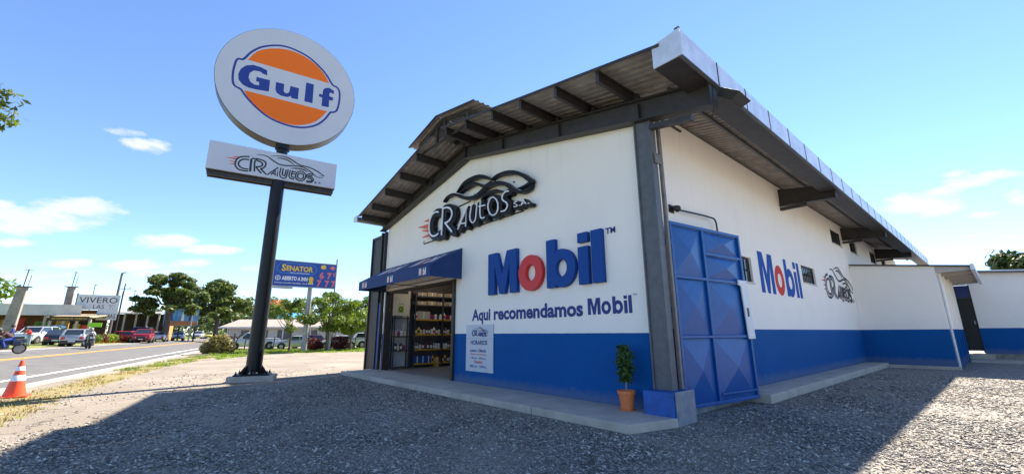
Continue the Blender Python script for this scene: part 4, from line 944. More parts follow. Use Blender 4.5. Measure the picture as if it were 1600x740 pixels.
cnt = {}; ORD = ('first','second','third','fourth','fifth','sixth','seventh','eighth','ninth','tenth','eleventh','twelfth','thirteenth','fourteenth','fifteenth')
for zi, z in enumerate((.345, .935, 1.575, 2.225)):
    for (ya, yb, rk) in ((8.88, 10.13, 'middle rack'), (10.30, 11.0, 'rack by the right jamb')):
        y = ya
        while y < yb:
            if z == .345 and y < 9.7 and ya < 9: y += .1; continue
            i = rb_.choice(([5,4,6,1] if z < .5 else [0,6,5,0,1,2]) if zi < 2 else ([0,6,1,4,5,7] if zi == 2 else [7,5,2,0]))
            if rb_.random() < .93:
                cnt[(zi, rk)] = cnt.get((zi, rk), 0)+1
                put_bottle(i, -16.93+rb_.uniform(-.02, .02), y, z+.002, '%s bottle, %s from the left, %s shelf of the %s' % (CN[i], ORD[cnt[(zi, rk)]-1], SN[z], rk))
            y += rb_.uniform(.105, .15)
for z, nm in ((.922, 'lower'), (1.502, 'upper')):
    y = 7.97; q_ = 0
    while y < 8.5:
        i = rb_.choice([2,5,0,3,1]); put_bottle(i, -16.95, y, z, '%s bottle, %s from the left, %s shelf of the low rack' % (CN[i], ORD[q_], nm)); q_ += 1; y += rb_.uniform(.12, .17)
for i, b in enumerate(protos):
    if i not in used: put_bottle(i, -16.95, 8.79+.5*i, 2.852, '%s oil bottle on the high shelf of the middle rack' % CN[i])
lt = thing('ceiling_lamp', 'small lit ceiling lamp inside the shop above the racks', 'lamp', (-15.6, 9.6, 4.1))
part('shade', MB().lathe([(.03, 4.40), (.04, 4.2), (.16, 4.08), (.165, 4.06)], (-15.6, 9.6, 0), 16), M_blackm, lt)
part('bulb', MB().lathe([(.0, 4.03), (.05, 4.05), (.06, 4.09), (.03, 4.15)], (-15.6, 9.6, 0), 12), mat('lamp_glow', (1, .93, .8), emit=14), lt, smooth=True)
ld_ = bpy.data.lights.new('lamp_light', 'POINT'); ld_.energy = 17; ld_.color = (1, .9, .75); ld_.shadow_soft_size = .08
lo_ = bpy.data.objects.new('lamp_light', ld_); COL.objects.link(lo_); lo_.parent = lt; lo_.location = (0, 0, -.12)
def carton(name, x0, x1, y0, y1, z, h, m_, label, cat='box'):
    t_ = thing(name, label, cat, ((x0+x1)/2, (y0+y1)/2, z), 'cartons and cans in the shop')
    part('box', MB().box(x0, x1, y0, y1, z, z+h), m_, t_, bevel=.006)
    part('tape', MB().box(x1+.0005, x1+.002, (y0+y1)/2-.02, (y0+y1)/2+.02, z+.01, z+h-.01), bm_[7], t_)
carton('storage_box', -17.08, -16.88, 8.92, 9.55, 2.223, .34, mat('clear_plastic', (.30, .28, .25), .3), 'translucent storage box on the fourth shelf of the middle rack')
carton('drum', -17.06, -16.88, 9.9, 10.1, .15, .42, M_shelfy, 'yellow can on the floor under the middle rack')
for k in range(3): carton('oil_case', -17.10, -16.88, 8.88+.28*k, 9.13+.28*k, .345, .30, mat('case_blue', (.01, .05, .22), .5), ('left', 'centre', 'right')[k]+' blue case of the three on the bottom shelf')
for z, zn in ((2.852, 'fifth'), (3.252, 'top')):
    for k in range(6):
        carton('filter_carton', -17.05, -16.88, 8.9+.5*k, 9.36+.5*k, z, .16+.02*(k % 2), mat('carton_tan', (.30, .23, .16), .7), ('first','second','third','fourth','fifth','sixth')[k]+' tan carton from the door along the '+zn+' shelf', 'box')

# ============================================================ TREES
def tree(name, label, x, y, zb, h, crown, n, size, m, seed, tr=.25, group=None, cat='tree', limbs=5, lean=0):
    t_ = thing(name, label, cat, (x, y, zb), group); rg = random.Random(seed)
    low = min(c[2]-c[5] for c in crown); mid = sum(c[2] for c in crown)/len(crown)
    tb = MB(); P = Vector((x, y, zb)); top = P+Vector((lean, 0, h*(.55 if limbs else .9)))
    tb.tube([P, P+(top-P)*.3+Vector((tr*.3, 0, 0)), P+(top-P)*.65, top], [tr*1.25, tr, tr*.85, tr*.6], 9)
    for k in range(limbs):
        c = crown[(k*3+1) % len(crown)]; s = P+(top-P)*(.55+.4*k/max(1, limbs)); e = Vector((x+c[0], y+c[1], zb+c[2]+c[5]*.3)); md_ = (s+e)/2+Vector((0, 0, -.08*h))
        tb.tube([s, md_, e], [tr*.45, tr*.3, tr*.1], 6)
    part('trunk', tb, M_bark, t_, smooth=True)
    leafmesh('crown', [(x+c[0], y+c[1], zb+c[2], c[3], c[4], c[5]) for c in crown], n, size, m, seed, t_)
    return t_
def blobs(seed, n, rx, ry, z0, z1, r, umbrella=False):
    rg = random.Random(seed); o = []
    for i in range(n):
        a = rg.uniform(0, 6.283); q = math.sqrt(rg.random()); z = rg.uniform(0, 1)
        k = (math.sqrt(max(.05, 1-z*z*.85)) if umbrella else math.sqrt(max(.08, 1-(2*z-1)**2)))
        rr = r*rg.uniform(.6, 1.2)
        o.append((math.cos(a)*q*rx*k, math.sin(a)*q*ry*k, z0+(z1-z0)*z, rr, rr, rr*(.45 if umbrella else .75)))
    return o
# two big layered trees by the highway
cr_ = blobs(1, 42, 3.9, 3.9, 3.6, 9.3, 1.05, True); cr_ += [(-.2,-3.4,4.2,1.1,1.1,.45),(.3,-3.9,5.6,.9,.9,.35),(0,3.6,6.6,1.1,1.1,.5),(0,4.2,5.9,.8,.8,.35)]
tree('cypress_tree', 'big dark layered tree beside the blue billboard, left of the two tall roadside trees', -81.5, 1.7, 1.1, 10.2, cr_, 9000, .30, LF_dark, 11, .42, 'tall trees along the highway')
cr_ = blobs(2, 44, 4.3, 4.3, 4.6, 11.0, 1.35, True)+[(0,-5.0,5.3,1.2,1.2,.5),(0,-5.9,4.6,.9,.9,.4),(0,5.0,6.0,1.1,1.1,.5)]
tree('umbrella_tree', 'tall spreading tree with gaps in its crown, right of the two roadside trees', -92, 8.9, .0, 12.4, cr_, 8500, .33, LF_dark, 12, .40, 'tall trees along the highway')
# young trees in front of the low house
tree('young_tree', 'young tree with thin forked trunk left of the billboard post', -45.6, 10.5, 0, 4.8, blobs(3, 26, 2.1, 2.1, 2.1, 4.9, .48), 3600, .12, LF_mid, 13, .10, 'young trees on the verge')
tree('young_tree', 'bushiest young tree just right of the billboard post', -42.8, 13.1, 0, 5.2, blobs(4, 40, 2.3, 2.3, 2.0, 5.3, .55), 6500, .125, LF_mid, 14, .14, 'young trees on the verge')
tree('young_tree', 'bright yellow-green young tree nearest the awning', -43.4, 15.6, 0, 4.6, blobs(5, 32, 1.8, 1.8, 1.9, 4.7, .5), 5000, .125, LF_lime, 15, .09, 'young trees on the verge')
tree('young_tree', 'low dark green young tree half hidden by the left end of the awning', -46.2, 18.2, 0, 5.0, blobs(6, 30, 2.0, 2.0, 1.6, 5.4, .6), 4600, .14, LF_mid, 16, .10, 'young trees on the verge')
# dry shrub
sh = thing('shrub', 'rounded yellowish shrub at the tip of the grass verge', 'shrub', (-45.2, 4.7, 0))
leafmesh('foliage', [(-45.2+a, 4.7+b, z, r_, r_, r_) for a, b, z, r_ in ((0,0,.7,.75),(.2,.7,.55,.55),(-.1,-.7,.5,.55),(.1,.3,1.15,.5),(0,-.3,1.05,.5),(0,.9,.4,.4),(0,-.9,.35,.4))], 2600, .12, LF_gold, 17, sh)
part('stem', MB().tube([(-45.2, 4.7, 0), (-45.2, 4.75, .7)], .05, 6).tube([(-45.2, 4.7, 0), (-45.1, 5.1, .8)], .035, 6).tube([(-45.2, 4.7, 0), (-45.2, 4.3, .8)], .035, 6), M_bark, sh)
# maroon bushes along the fence
for i, (x, y, r_, lb) in enumerate(((-45.0, 14.9, .95, 'round maroon bush in front of the rail fence, nearest the entrance'), (-46.6, 12.9, .8, 'dark red bush behind the billboard post'))):
    t_ = thing('maroon_bush', lb, 'shrub', (x, y, 0), 'maroon bushes at the fence')
    leafmesh('foliage', [(x, y, r_*.75, r_, r_, r_*.75), (x, y+.5, r_*.6, r_*.7, r_*.7, r_*.6)], 1500, .11, LF_red, 60+i, t_); part('stem', MB().tube([(x, y, 0), (x, y, .5)], .05, 6), M_bark, t_)
# far greenery
far = []
rg = random.Random(5)
FT = [(-128,30,9),(-122,40,8),(-118,24,9.5),(-135,18,10),(-140,9,8),(-150,-2,9),(-110,38,8),(-104,48,7),(-98,58,8),(-150,26,11),(-160,40,12),(-92,66,9),(-86,74,8),(-130,3,6.5),(-170,14,10)]
lbs = ['behind the tall spreading tree','beyond the low house, left end','straight behind the second roadside tree','where the highway fades out','over the far traffic','beyond the orange shop','over the middle of the low house roof','above the house roof left of the first young tree','behind the young trees, left one','rising highest on the horizon line','furthest back in the tree line','behind the young trees, centre','behind the young trees next to the awning','low by the far white cars','at the very end of the highway']
for (x, y, h), lb in zip(FT, lbs):
    tree('broadleaf_tree', 'hazy green tree '+lb, x, y, .3, h, blobs(int(x*7+y), 16, h*.55, h*.55, h*.28, h*.98, h*.24), 1700, h*.055, LF_far, int(1000+x*3+y), .3, 'distant trees on the horizon', limbs=2)
hd = MB()
leafmesh('far_woods', [(-190-rg.random()*60, -60+i*9, 2.5, 9, 7, 5.5*rg.uniform(.7, 1.2)) for i in range(26)], 9000, .8, LF_far, 77)['kind'] = 'stuff'
tree('broadleaf_tree', 'rounded green tree above the nursery roof at the left picture edge', -92, -21, .9, 10, blobs(31, 20, 4.6, 4.6, 3, 10, 1.9), 3000, .42, LF_mid, 31, .4, 'trees at the left edge')
# big roadside tree whose branch tips enter at the top left
b_ = blobs(41, 30, 4.2, 4.2, 8.5, 16.0, 1.6); b_ += [(-.5, 5.2, 11.6, .75, 1.1, .55), (-.3, 5.5, 12.3, .6, .9, .5), (0, 5.6, 10.9, .5, .8, .35), (-.6, 4.6, 12.9, .9, .9, .6)]
tree('ceiba_tree', 'large tree outside the left picture edge with branch tips reaching in at the top', -29.5, -12.7, .6, 16, b_, 20000, .17, LF_dark, 41, .55)
# trees beyond the right building
LF_rt = leafmat('leaf_right', (.02, .04, .012), (.08, .12, .03), .2)
tree('mango_tree', 'low round green tree behind the roof of the right building, left one', 2.6, 84, 0, 10.2, blobs(51, 22, 3.2, 3.2, 5, 10.6, 1.6), 3200, .42, LF_rt, 51, .4, 'trees behind the right building')
tree('mango_tree', 'middle green tree behind the right building roof', 5.8, 90, 0, 10.6, blobs(52, 24, 4.2, 4.2, 5, 10.8, 1.7), 3600, .42, LF_rt, 52, .4, 'trees behind the right building')
tree('pine_tree', 'taller dark tree at the right picture edge above the roof', 8.4, 86, 0, 14.0, blobs(53, 26, 3.0, 3.0, 6, 14.6, 1.3), 4200, .38, LF_rt, 53, .4, 'trees behind the right building')
tree('mango_tree', 'low bush-like tree at the far right behind the roof', 13.5, 88, 0, 11.5, blobs(54, 22, 3.4, 3.4, 5, 11.4, 1.6), 3000, .42, LF_rt, 54, .4, 'trees behind the right building')

# ============================================================ VEHICLES
KINDS = {
 'sedan': dict(L=[(2.28,.40,.62,.72),(2.15,.30,.74,.82),(1.55,.26,.86,.88),(.95,.26,.94,.89),(-.3,.26,.97,.90),(-1.5,.26,1.0,.89),(-2.1,.30,.98,.84),(-2.27,.42,.80,.74)], G=[(1.0,.35),(-1.75,-1.0)], zr=1.43, wb=(1.38,-1.36), r=.32),
 'hatch': dict(L=[(1.98,.40,.66,.70),(1.88,.30,.80,.80),(1.4,.26,.92,.85),(.95,.26,.98,.86),(-.3,.26,1.0,.87),(-1.4,.26,1.04,.86),(-1.85,.30,1.04,.82),(-1.97,.42,.85,.74)], G=[(1.05,.40),(-1.88,-1.5)], zr=1.50, wb=(1.22,-1.22), r=.31),
 'suv': dict(L=[(2.32,.45,.82,.78),(2.22,.34,1.0,.88),(1.6,.32,1.10,.93),(1.05,.32,1.14,.94),(-.3,.32,1.16,.95),(-1.6,.32,1.20,.94),(-2.2,.36,1.18,.90),(-2.33,.48,.95,.82)], G=[(1.1,.50),(-2.22,-1.92)], zr=1.74, wb=(1.40,-1.38), r=.37),
 'pickup': dict(L=[(2.62,.50,.85,.80),(2.50,.38,1.0,.88),(1.9,.36,1.08,.92),(1.2,.36,1.12,.93),(0,.36,1.14,.93),(-.9,.36,1.16,.93),(-2.4,.38,1.16,.92),(-2.6,.48,1.1,.88)], G=[(1.25,.60),(-.85,-.62)], zr=1.80, wb=(1.65,-1.60), r=.38),
 'van': dict(L=[(2.35,.45,.85,.78),(2.25,.34,1.0,.86),(1.95,.30,1.12,.90),(1.5,.30,1.2,.92),(0,.30,1.22,.92),(-1.5,.30,1.22,.92),(-2.2,.34,1.2,.90),(-2.35,.46,1.1,.86)], G=[(1.98,1.45),(-2.28,-2.15)], zr=2.05, wb=(1.45,-1.35), r=.34)}
M_trim = mat('black_trim', (.02, .02, .02), .6); M_tail = mat('tail_lamp_red', (.55, .02, .02), .3); M_head = mat('headlamp_glass', (.65, .67, .7), .12, spec=.8)
M_plate = mat('number_plate', (.6, .6, .62), .5)
def car(name, kind, colr, label, x, y, z, head, cat='car', group='cars along the highway'):
    K = KINDS[kind]; L_ = K['L']; c = thing(name, label, cat, (0, 0, 0), group)
    M_b = mat('car_paint_%d_%d_%d' % tuple(int(v*100) for v in colr), colr, .28, .25, coat=.6)
    rings = []
    for (X, zb, zt, w) in L_:
        rings.append([(X, -w*.90, zb), (X, -w, zb+(zt-zb)*.35), (X, -w*.99, zb+(zt-zb)*.75), (X, -w*.90, zt), (X, 0, zt+.03), (X, w*.90, zt), (X, w*.99, zb+(zt-zb)*.75), (X, w, zb+(zt-zb)*.35), (X, w*.90, zb)])
    part('body', MB().loft(rings), M_b, c, smooth=True, ang=50)
    def belt(X):
        for a, b in zip(L_[:-1], L_[1:]):
            if b[0] <= X <= a[0]: t = (a[0]-X)/(a[0]-b[0]); return a[2]+(b[2]-a[2])*t, a[3]+(b[3]-a[3])*t
        return L_[-1][2], L_[-1][3]
    (f0, f1), (r0, r1) = K['G']; zr = K['zr']
    bf, wf = belt(f0); br, wr_ = belt(r0); q = .74
    def gring(X, z0, wl, Xt, wt):
        return [(X, -wl, z0), (Xt, -wt, zr-.05), (Xt, wt, zr-.05), (X, wl, z0)]
    part('glasshouse', MB().loft([gring(f0, bf-.03, wf*.84, f1, wf*q), gring((f1+r1)/2, belt((f1+r1)/2)[0]-.03, wf*.89, (f1+r1)/2, wf*q), gring(r0, br-.03, wr_*.84, r1, wr_*q)]), M_glass, c)
    rf_ = MB().loft([[(f1+.02, -wf*q-.01, zr-.052), (f1+.02, wf*q+.01, zr-.052), (f1-.1, wf*(q-.08), zr), (f1-.1, -wf*(q-.08), zr)], [(r1-.02, -wr_*q-.01, zr-.052), (r1-.02, wr_*q+.01, zr-.052), (r1+.1, wr_*(q-.08), zr), (r1+.1, -wr_*(q-.08), zr)]])
    part('roof', rf_, M_b, c)
    pl_ = MB()
    for s in (-1, 1):
        pl_.bar((f0, s*wf*.85, bf-.02), (f1, s*(wf*q+.005), zr-.04), .06, .05); pl_.bar((r0, s*wr_*.85, br-.02), (r1, s*(wr_*q+.005), zr-.04), .12, .05)
        m_ = (f1+r1)/2; bm, wm = belt(m_); pl_.bar((m_+.02, s*wm*.895, bm-.02), (m_, s*(wf*q+.008), zr-.04), .08, .03)
    part('pillars', pl_, M_b, c)
    for X in K['wb']:
        for s in (-1, 1):
            w = L_[3][3]; r_ = K['r']
            part('wheel_arch', MB().lathe([(r_+.07, s*(w-.30)), (r_+.07, s*(w+.004))], (X, 0, r_+.02), 20, 'y'), M_trim, c)
            wh_ = part('wheel', MB().lathe([(r_*.62, s*(w-.2)), (r_-.02, s*(w-.2)), (r_, s*(w-.17)), (r_, s*(w-.0)), (r_-.02, s*(w+.02)), (r_*.62, s*(w+.02))], (X, 0, r_), 22, 'y'), M_rubber, c, smooth=True)
            part('rim', MB().lathe([(.05, s*(w+.03)), (r_*.58, s*(w+.022)), (r_*.6, s*(w-.01))], (X, 0, r_), 12, 'y'), M_alloy, wh_)
    xf, zf0, zf1, w0 = L_[0]; xr_, zr0, zr1, w1 = L_[-1]
    part('grille', MB().box(xf-.02, xf+.012, -w0*.55, w0*.55, zf0+.06, zf1-.08), M_trim, c)
    part('front_bumper', MB().box(xf-.10, xf+.03, -w0*.98, w0*.98, zf0-.06, zf0+.07), M_trim, c)
    part('rear_bumper', MB().box(xr_-.03, xr_+.10, -w1*.99, w1*.99, zr0-.08, zr0+.10), M_trim, c)
    part('number_plate', MB().box(xr_-.045, xr_-.031, -.22, .22, zr0-.02, zr0+.09), M_plate, c); part('number_plate', MB().box(xf+.031, xf+.045, -.22, .22, zf0-.04, zf0+.06), M_plate, c)
    for s in (-1, 1):
        part('headlight', MB().loft([[(xf-.02, s*w0*.60, zf1-.20), (xf+.015, s*w0*.60, zf1-.20), (xf+.015, s*w0*.60, zf1-.06), (xf-.02, s*w0*.60, zf1-.06)], [(xf-.30, s*w0*1.11, zf1-.14), (xf-.10, s*w0*1.10, zf1-.14), (xf-.10, s*w0*1.10, zf1), (xf-.30, s*w0*1.11, zf1)]]), M_head, c)
        part('tail_light', MB().box(xr_-.012, xr_+.12, s*w1*.78-.13, s*w1*.78+.13+0, zr1-.24, zr1-.02), M_tail, c)
        part('mirror', MB().box(f0-.28, f0-.12, s*(wf+.02)-.09, s*(wf+.02)+.09, bf+.02, bf+.15), M_b, c)
    if kind in ('hatch', 'suv'):
        part('rear_window', MB().loft([[(r0-.02, -wr_*.62, br+.04), (r0-.02, wr_*.62, br+.04)], [(r1-.03, -wr_*.56, zr-.12), (r1-.03, wr_*.56, zr-.12)]], closed=False, caps=False), M_glass, c)
    c.location = (x, y, z); c.rotation_euler = (0, 0, R(head)); return c
HD = math.degrees(math.atan2(KD[1], KD[0]))     # heading of the highway, away from the camera
WHT, SIL, GRY, RED, MRN, DRK = (.62,.63,.65), (.38,.40,.43), (.12,.13,.14), (.33,.012,.02), (.10,.012,.03), (.02,.024,.035)
def oncar(name, kind, colr, label, x, y, head, **kw): return car(name, kind, colr, label, x, y, hz(x, y), head, **kw)
oncar('parked_car', 'suv', WHT, 'white SUV parked facing the road between the tall concrete pillar and the dark stall', -65.2, -8.9, HD+180-8, group='cars parked at the nursery')
oncar('parked_car', 'hatch', SIL, 'silver hatchback seen from behind beside the white-shirted motorcyclist', -55.2, -4.9, HD+6, group='cars parked at the nursery')
oncar('parked_car', 'sedan', DRK, 'black car tucked between the white SUV and the silver hatchback', -60.5, -6.6, HD+10, group='cars parked at the nursery')
oncar('car', 'suv', RED, 'red SUV coming towards the viewer on the highway edge', -72.8, -.55, HD+186)
oncar('car', 'sedan', (.45,.02,.02), 'bright red low car by the nursery flowers, left of the red SUV', -73.5, -2.6, HD+80)
oncar('van', 'van', (.03,.06,.13), 'dark blue van standing just behind the red SUV', -84.0, -.9, HD+178, cat='van')
oncar('car', 'sedan', WHT, 'white sedan directly right of the red SUV', -82.5, 1.2, HD+4)
oncar('car', 'hatch', (.55,.56,.58), 'white hatchback under the green and white board', -95.5, 3.9, HD+186)
oncar('car', 'hatch', (.55,.50,.05), 'small yellow car far down the highway', -128, 11.2, HD+180)
oncar('car', 'suv', WHT, 'small white car just left of the far yellow car', -122, 8.6, HD+180)
oncar('car', 'van', DRK, 'dark van where the highway fades out', -150, 19.6, HD+180)
oncar('car', 'sedan', GRY, 'tiny grey car behind the yellow one on the highway', -138, 16.0, HD)
# cars behind the rail fence
PD = 78
PG = 'cars parked behind the rail fence'
oncar('pickup_truck', 'pickup', (.50,.52,.56), 'white pickup parked at the left end behind the rail fence, beside the black pole', -53.5, 8.6, PD+186, cat='pickup', group=PG)
oncar('parked_car', 'sedan', SIL, 'silver sedan side-on behind the fence just right of the black pole', -51.3, 12.4, PD+180, group=PG)
oncar('parked_car', 'sedan', WHT, 'white sedan behind the fence at the foot of the billboard post', -50.2, 16.6, PD+180, group=PG)
oncar('parked_car', 'suv', WHT, 'white SUV behind the bushiest young tree', -49.4, 20.4, PD, group=PG)
oncar('parked_car', 'sedan', (.5,.5,.5), 'pale sedan at the right end of the fence near the awning', -48.6, 24.6, PD, group=PG)
oncar('parked_car', 'sedan', MRN, 'dark maroon car left of the white pickup at the lot entrance', -63, 7.4, HD+170, group=PG)
oncar('parked_car', 'hatch', MRN, 'dark red hatchback behind the billboard post', -53.9, 14.2, PD+180, group=PG)

# ============================================================ PEOPLE AND MOTORCYCLES
def skin_mesh(name, joints, edges, radii, m, parent, root=0, sub=1):
    me = bpy.data.meshes.new(name); off = wloc(parent)
    me.from_pydata([tuple(Vector(j)-off) for j in joints], edges, []); o = link(name, me, m, parent)
    md = o.modifiers.new('skin', 'SKIN'); 
    if not me.skin_vertices: me.skin_vertices.new()
    sv = me.skin_vertices[0].data
    for i, r_ in enumerate(radii): sv[i].radius = (r_, r_) if isinstance(r_, (int, float)) else r_; sv[i].use_root = (i == root)
    md.use_smooth_shade = True
    s_ = o.modifiers.new('sub', 'SUBSURF'); s_.levels = sub; s_.render_levels = sub+1
    return o
def person(label, base, J, top, leg, hair, helmet=None, group=None):
    """J: joint positions in metres relative to base (x forward of the figure)"""
    p_ = thing('person', label, 'person', (0, 0, 0), group)
    names = ['pelvis','chest','neck','head','crown','shl','ell','hal','shr','elr','har','hil','knl','anl','tol','hir','knr','anr','tor']
    pts = [Vector(J[n]) for n in names]; ix = {n: i for i, n in enumerate(names)}
    ed = [('pelvis','chest'),('chest','neck'),('neck','head'),('head','crown'),('chest','shl'),('shl','ell'),('ell','hal'),('chest','shr'),('shr','elr'),('elr','har'),('pelvis','hil'),('hil','knl'),('knl','anl'),('anl','tol'),('pelvis','hir'),('hir','knr'),('knr','anr'),('anr','tor')]
    rad = dict(pelvis=.12, chest=.13, neck=.055, head=.095, crown=.07, shl=.06, ell=.04, hal=.035, shr=.06, elr=.04, har=.035, hil=.085, knl=.06, anl=.04, tol=.035, hir=.085, knr=.06, anr=.04, tor=.035)
    skin_mesh('body', pts, [(ix[a], ix[b]) for a, b in ed], [rad[n] for n in names], M_skin, p_)
    tn = ['pelvis','chest','neck','shl','ell','shr','elr']; it = {n: i for i, n in enumerate(tn)}
    P_ = {n: Vector(J[n]) for n in tn}; P_['neck'] = P_['chest']*.35+P_['neck']*.65
    skin_mesh('shirt', [P_[n] for n in tn], [(it[a], it[b]) for a, b in (('pelvis','chest'),('chest','neck'),('chest','shl'),('shl','ell'),('chest','shr'),('shr','elr'))], [.155,.17,.075,.085,.062,.085,.062], top, p_)
    ln = ['pelvis','hil','knl','anl','hir','knr','anr']; il = {n: i for i, n in enumerate(ln)}
    skin_mesh('trousers', [Vector(J[n]) for n in ln], [(il[a], il[b]) for a, b in (('pelvis','hil'),('hil','knl'),('knl','anl'),('pelvis','hir'),('hir','knr'),('knr','anr'))], [.145,.108,.08,.06,.108,.08,.06], leg, p_)
    for s in ('l', 'r'):
        a, b = Vector(J['an'+s]), Vector(J['to'+s]); part('shoe', MB().bar(a+Vector((-.04, 0, -.03)), b+Vector((.03, 0, -.0)), .10, .09), M_blackm, p_, bevel=.02)
    h = Vector(J['head']); c = Vector(J['crown']); up_ = (c-h).normalized()
    prof = [(.0, .17), (.07, .155), (.115, .10), (.128, .03), (.12, -.03), (.10, -.045)] if helmet is None else [(.0, .20), (.09, .18), (.14, .11), (.155, .02), (.145, -.07), (.12, -.10)]
    hb = MB().lathe(prof, (0, 0, 0), 16); qt = up_.to_track_quat('Z', 'X'); hb.v = [tuple(h+qt @ Vector(v)-Vector((.015, 0, 0))) for v in hb.v]
    part('hair' if helmet is None else 'helmet', hb, hair if helmet is None else helmet, p_, smooth=True)
    p_.location = base[:3]; p_.rotation_euler = (0, 0, R(base[3])); return p_
STAND = dict(pelvis=(0,0,.95),chest=(.02,0,1.30),neck=(.02,0,1.50),head=(.04,0,1.60),crown=(.04,0,1.70),shl=(.01,.19,1.42),ell=(.0,.25,1.14),hal=(.12,.22,.92),shr=(.01,-.19,1.42),elr=(.02,-.26,1.15),har=(.16,-.2,.98),hil=(0,.10,.90),knl=(.03,.12,.50),anl=(0,.13,.09),tol=(.16,.14,.04),hir=(0,-.10,.90),knr=(.05,-.12,.50),anr=(.0,-.14,.09),tor=(.16,-.15,.04))
RIDE = dict(pelvis=(-.25,0,.90),chest=(-.10,0,1.25),neck=(-.05,0,1.42),head=(-.01,0,1.53),crown=(.0,0,1.62),shl=(-.08,.19,1.33),ell=(.12,.27,1.12),hal=(.38,.27,1.04),shr=(-.08,-.19,1.33),elr=(.12,-.27,1.12),har=(.38,-.27,1.04),hil=(-.22,.12,.86),knl=(.18,.20,.78),anl=(.02,.18,.38),tol=(.18,.18,.33),hir=(-.22,-.12,.86),knr=(.18,-.20,.78),anr=(.02,-.18,.38),tor=(.18,-.18,.33))
LEAN = dict(RIDE); LEAN.update(chest=(.08,0,1.17), neck=(.26,0,1.30), head=(.36,0,1.37), crown=(.42,0,1.46), shl=(.12,.19,1.24), shr=(.12,-.19,1.24), ell=(.26,.27,1.05), elr=(.26,-.27,1.05))
def motorcycle(label, x, y, head, colr):
    t_ = thing('motorcycle', label, 'motorcycle', (0, 0, 0), 'motorcycles on the road'); mb_ = mat('bike_paint_%d' % int(colr[2]*100), colr, .3)
    for X in (.66, -.62):
        w = part('wheel', MB().lathe([(.24, -.05), (.29, -.05), (.305, 0), (.29, .05), (.24, .05), (.24, -.05)], (X, 0, .305), 22, 'y'), M_rubber, t_, smooth=True)
        part('rim', MB().lathe([(.03, -.03), (.235, -.02), (.235, .02), (.03, .03)], (X, 0, .305), 14, 'y'), M_alloy, w)
        part('mudguard', MB().strip(arc(X, .305, .34, .34, 30, 150, 8), .02, lambda u, v, d: (u, d, v), -.06, .06), mb_, t_)
    part('engine', MB().box(-.15, .22, -.14, .14, .28, .56), M_steel, t_, bevel=.04)
    part('body', MB().loft([[(-.85,-.05,.70),(-.85,.05,.70),(-.85,.05,.82),(-.85,-.05,.82)],[(-.45,-.13,.55),(-.45,.13,.55),(-.45,.11,.80),(-.45,-.11,.80)],[(.0,-.13,.50),(.0,.13,.50),(.0,.10,.80),(.0,-.10,.80)],[(.35,-.14,.52),(.35,.14,.52),(.35,.12,.96),(.35,-.12,.96)],[(.58,-.14,.62),(.58,.14,.62),(.50,.13,1.02),(.50,-.13,1.02)]]), mb_, t_, bevel=.02)
    part('pannier', MB().box(-.62, -.22, -.26, .26, .50, .78), mb_, t_, bevel=.05); part('fairing', MB().loft([[(.20,-.20,.40),(.20,.20,.40),(.22,.18,.95),(.22,-.18,.95)],[(.62,-.16,.55),(.62,.16,.55),(.50,.12,1.18),(.50,-.12,1.18)]]), mb_, t_, bevel=.03)
    part('seat', MB().loft([[(-.75,-.10,.82),(-.75,.10,.82),(-.75,.08,.90),(-.75,-.08,.90)],[(.05,-.12,.80),(.05,.12,.80),(.05,.10,.87),(.05,-.10,.87)]]), M_blackm, t_, bevel=.02)
    part('fork', MB().bar((.66,-.08,.305),(.46,-.08,.95),.04,.04).bar((.66,.08,.305),(.46,.08,.95),.04,.04), M_steel, t_)
    part('handlebar', MB().tube([(.36,-.33,1.04),(.44,-.12,1.0),(.44,.12,1.0),(.36,.33,1.04)], .018, 6), M_blackm, t_)
    part('headlight', MB().lathe([(.02, .60), (.09, .60), (.085, .50)], (0, 0, .90), 14, 'x'), M_head, t_)
    part('exhaust', MB().tube([(.1,-.13,.30),(-.4,-.16,.33),(-.8,-.17,.42)], [.02,.045,.05], 8), M_alloy, t_)
    for s in (-1, 1): part('mirror', MB().bar((.40, s*.22, 1.03), (.38, s*.32, 1.22), .015, .015).box(.36, .38, s*.32-.06, s*.32+.06, 1.19, 1.27), M_blackm, t_)
    t_.location = (x, y, hz(x, y)); t_.rotation_euler = (0, 0, R(head)); return t_
M_wsh = mat('shirt_white', (.62, .62, .62), .8); M_msh = mat('jacket_maroon', (.07, .025, .03), .8); M_rsh = mat('shirt_red', (.60, .035, .03), .8); M_bsh = mat('shirt_blue', (.02, .05, .25), .8)
M_jean = mat('jeans_pale', (.28, .34, .42), .85); M_dkt = mat('trousers_dark', (.02, .022, .03), .85); M_hair = mat('hair_black', (.012, .01, .01), .6); M_grh = mat('helmet_grey', (.25, .23, .2), .35)
motorcycle('black and blue motorcycle at the left picture edge', -38.55, -6.42, -68, (.01,.02,.05))
person('rider in maroon jacket bent low over the leftmost motorcycle', (-38.55, -6.42, hz(-38.55,-6.42), -68), LEAN, M_msh, M_bsh, M_hair, helmet=M_blackm, group='motorcyclists')
motorcycle('black motorcycle with lit-looking headlamp beside the silver hatchback', -49.6, -3.75, HD+205, (.02,.02,.02))
person('rider in white shirt and grey helmet, next to the silver hatchback', (-49.6, -3.75, hz(-49.6,-3.75), HD+205), RIDE, M_wsh, M_dkt, M_hair, helmet=M_grh, group='motorcyclists')
def stand(label, x, y, head, top, leg, J=STAND): person(label, (x, y, hz(x, y), head), J, top, leg, M_hair, group='people standing by the road')
BEND = dict(STAND); BEND.update(chest=(.16,0,1.24), neck=(.30,0,1.40), head=(.36,0,1.49), crown=(.39,0,1.58), shl=(.2,.19,1.34), shr=(.2,-.19,1.34), ell=(.28,.24,1.08), elr=(.3,-.24,1.1), hal=(.42,.16,1.0), har=(.42,-.16,1.0))
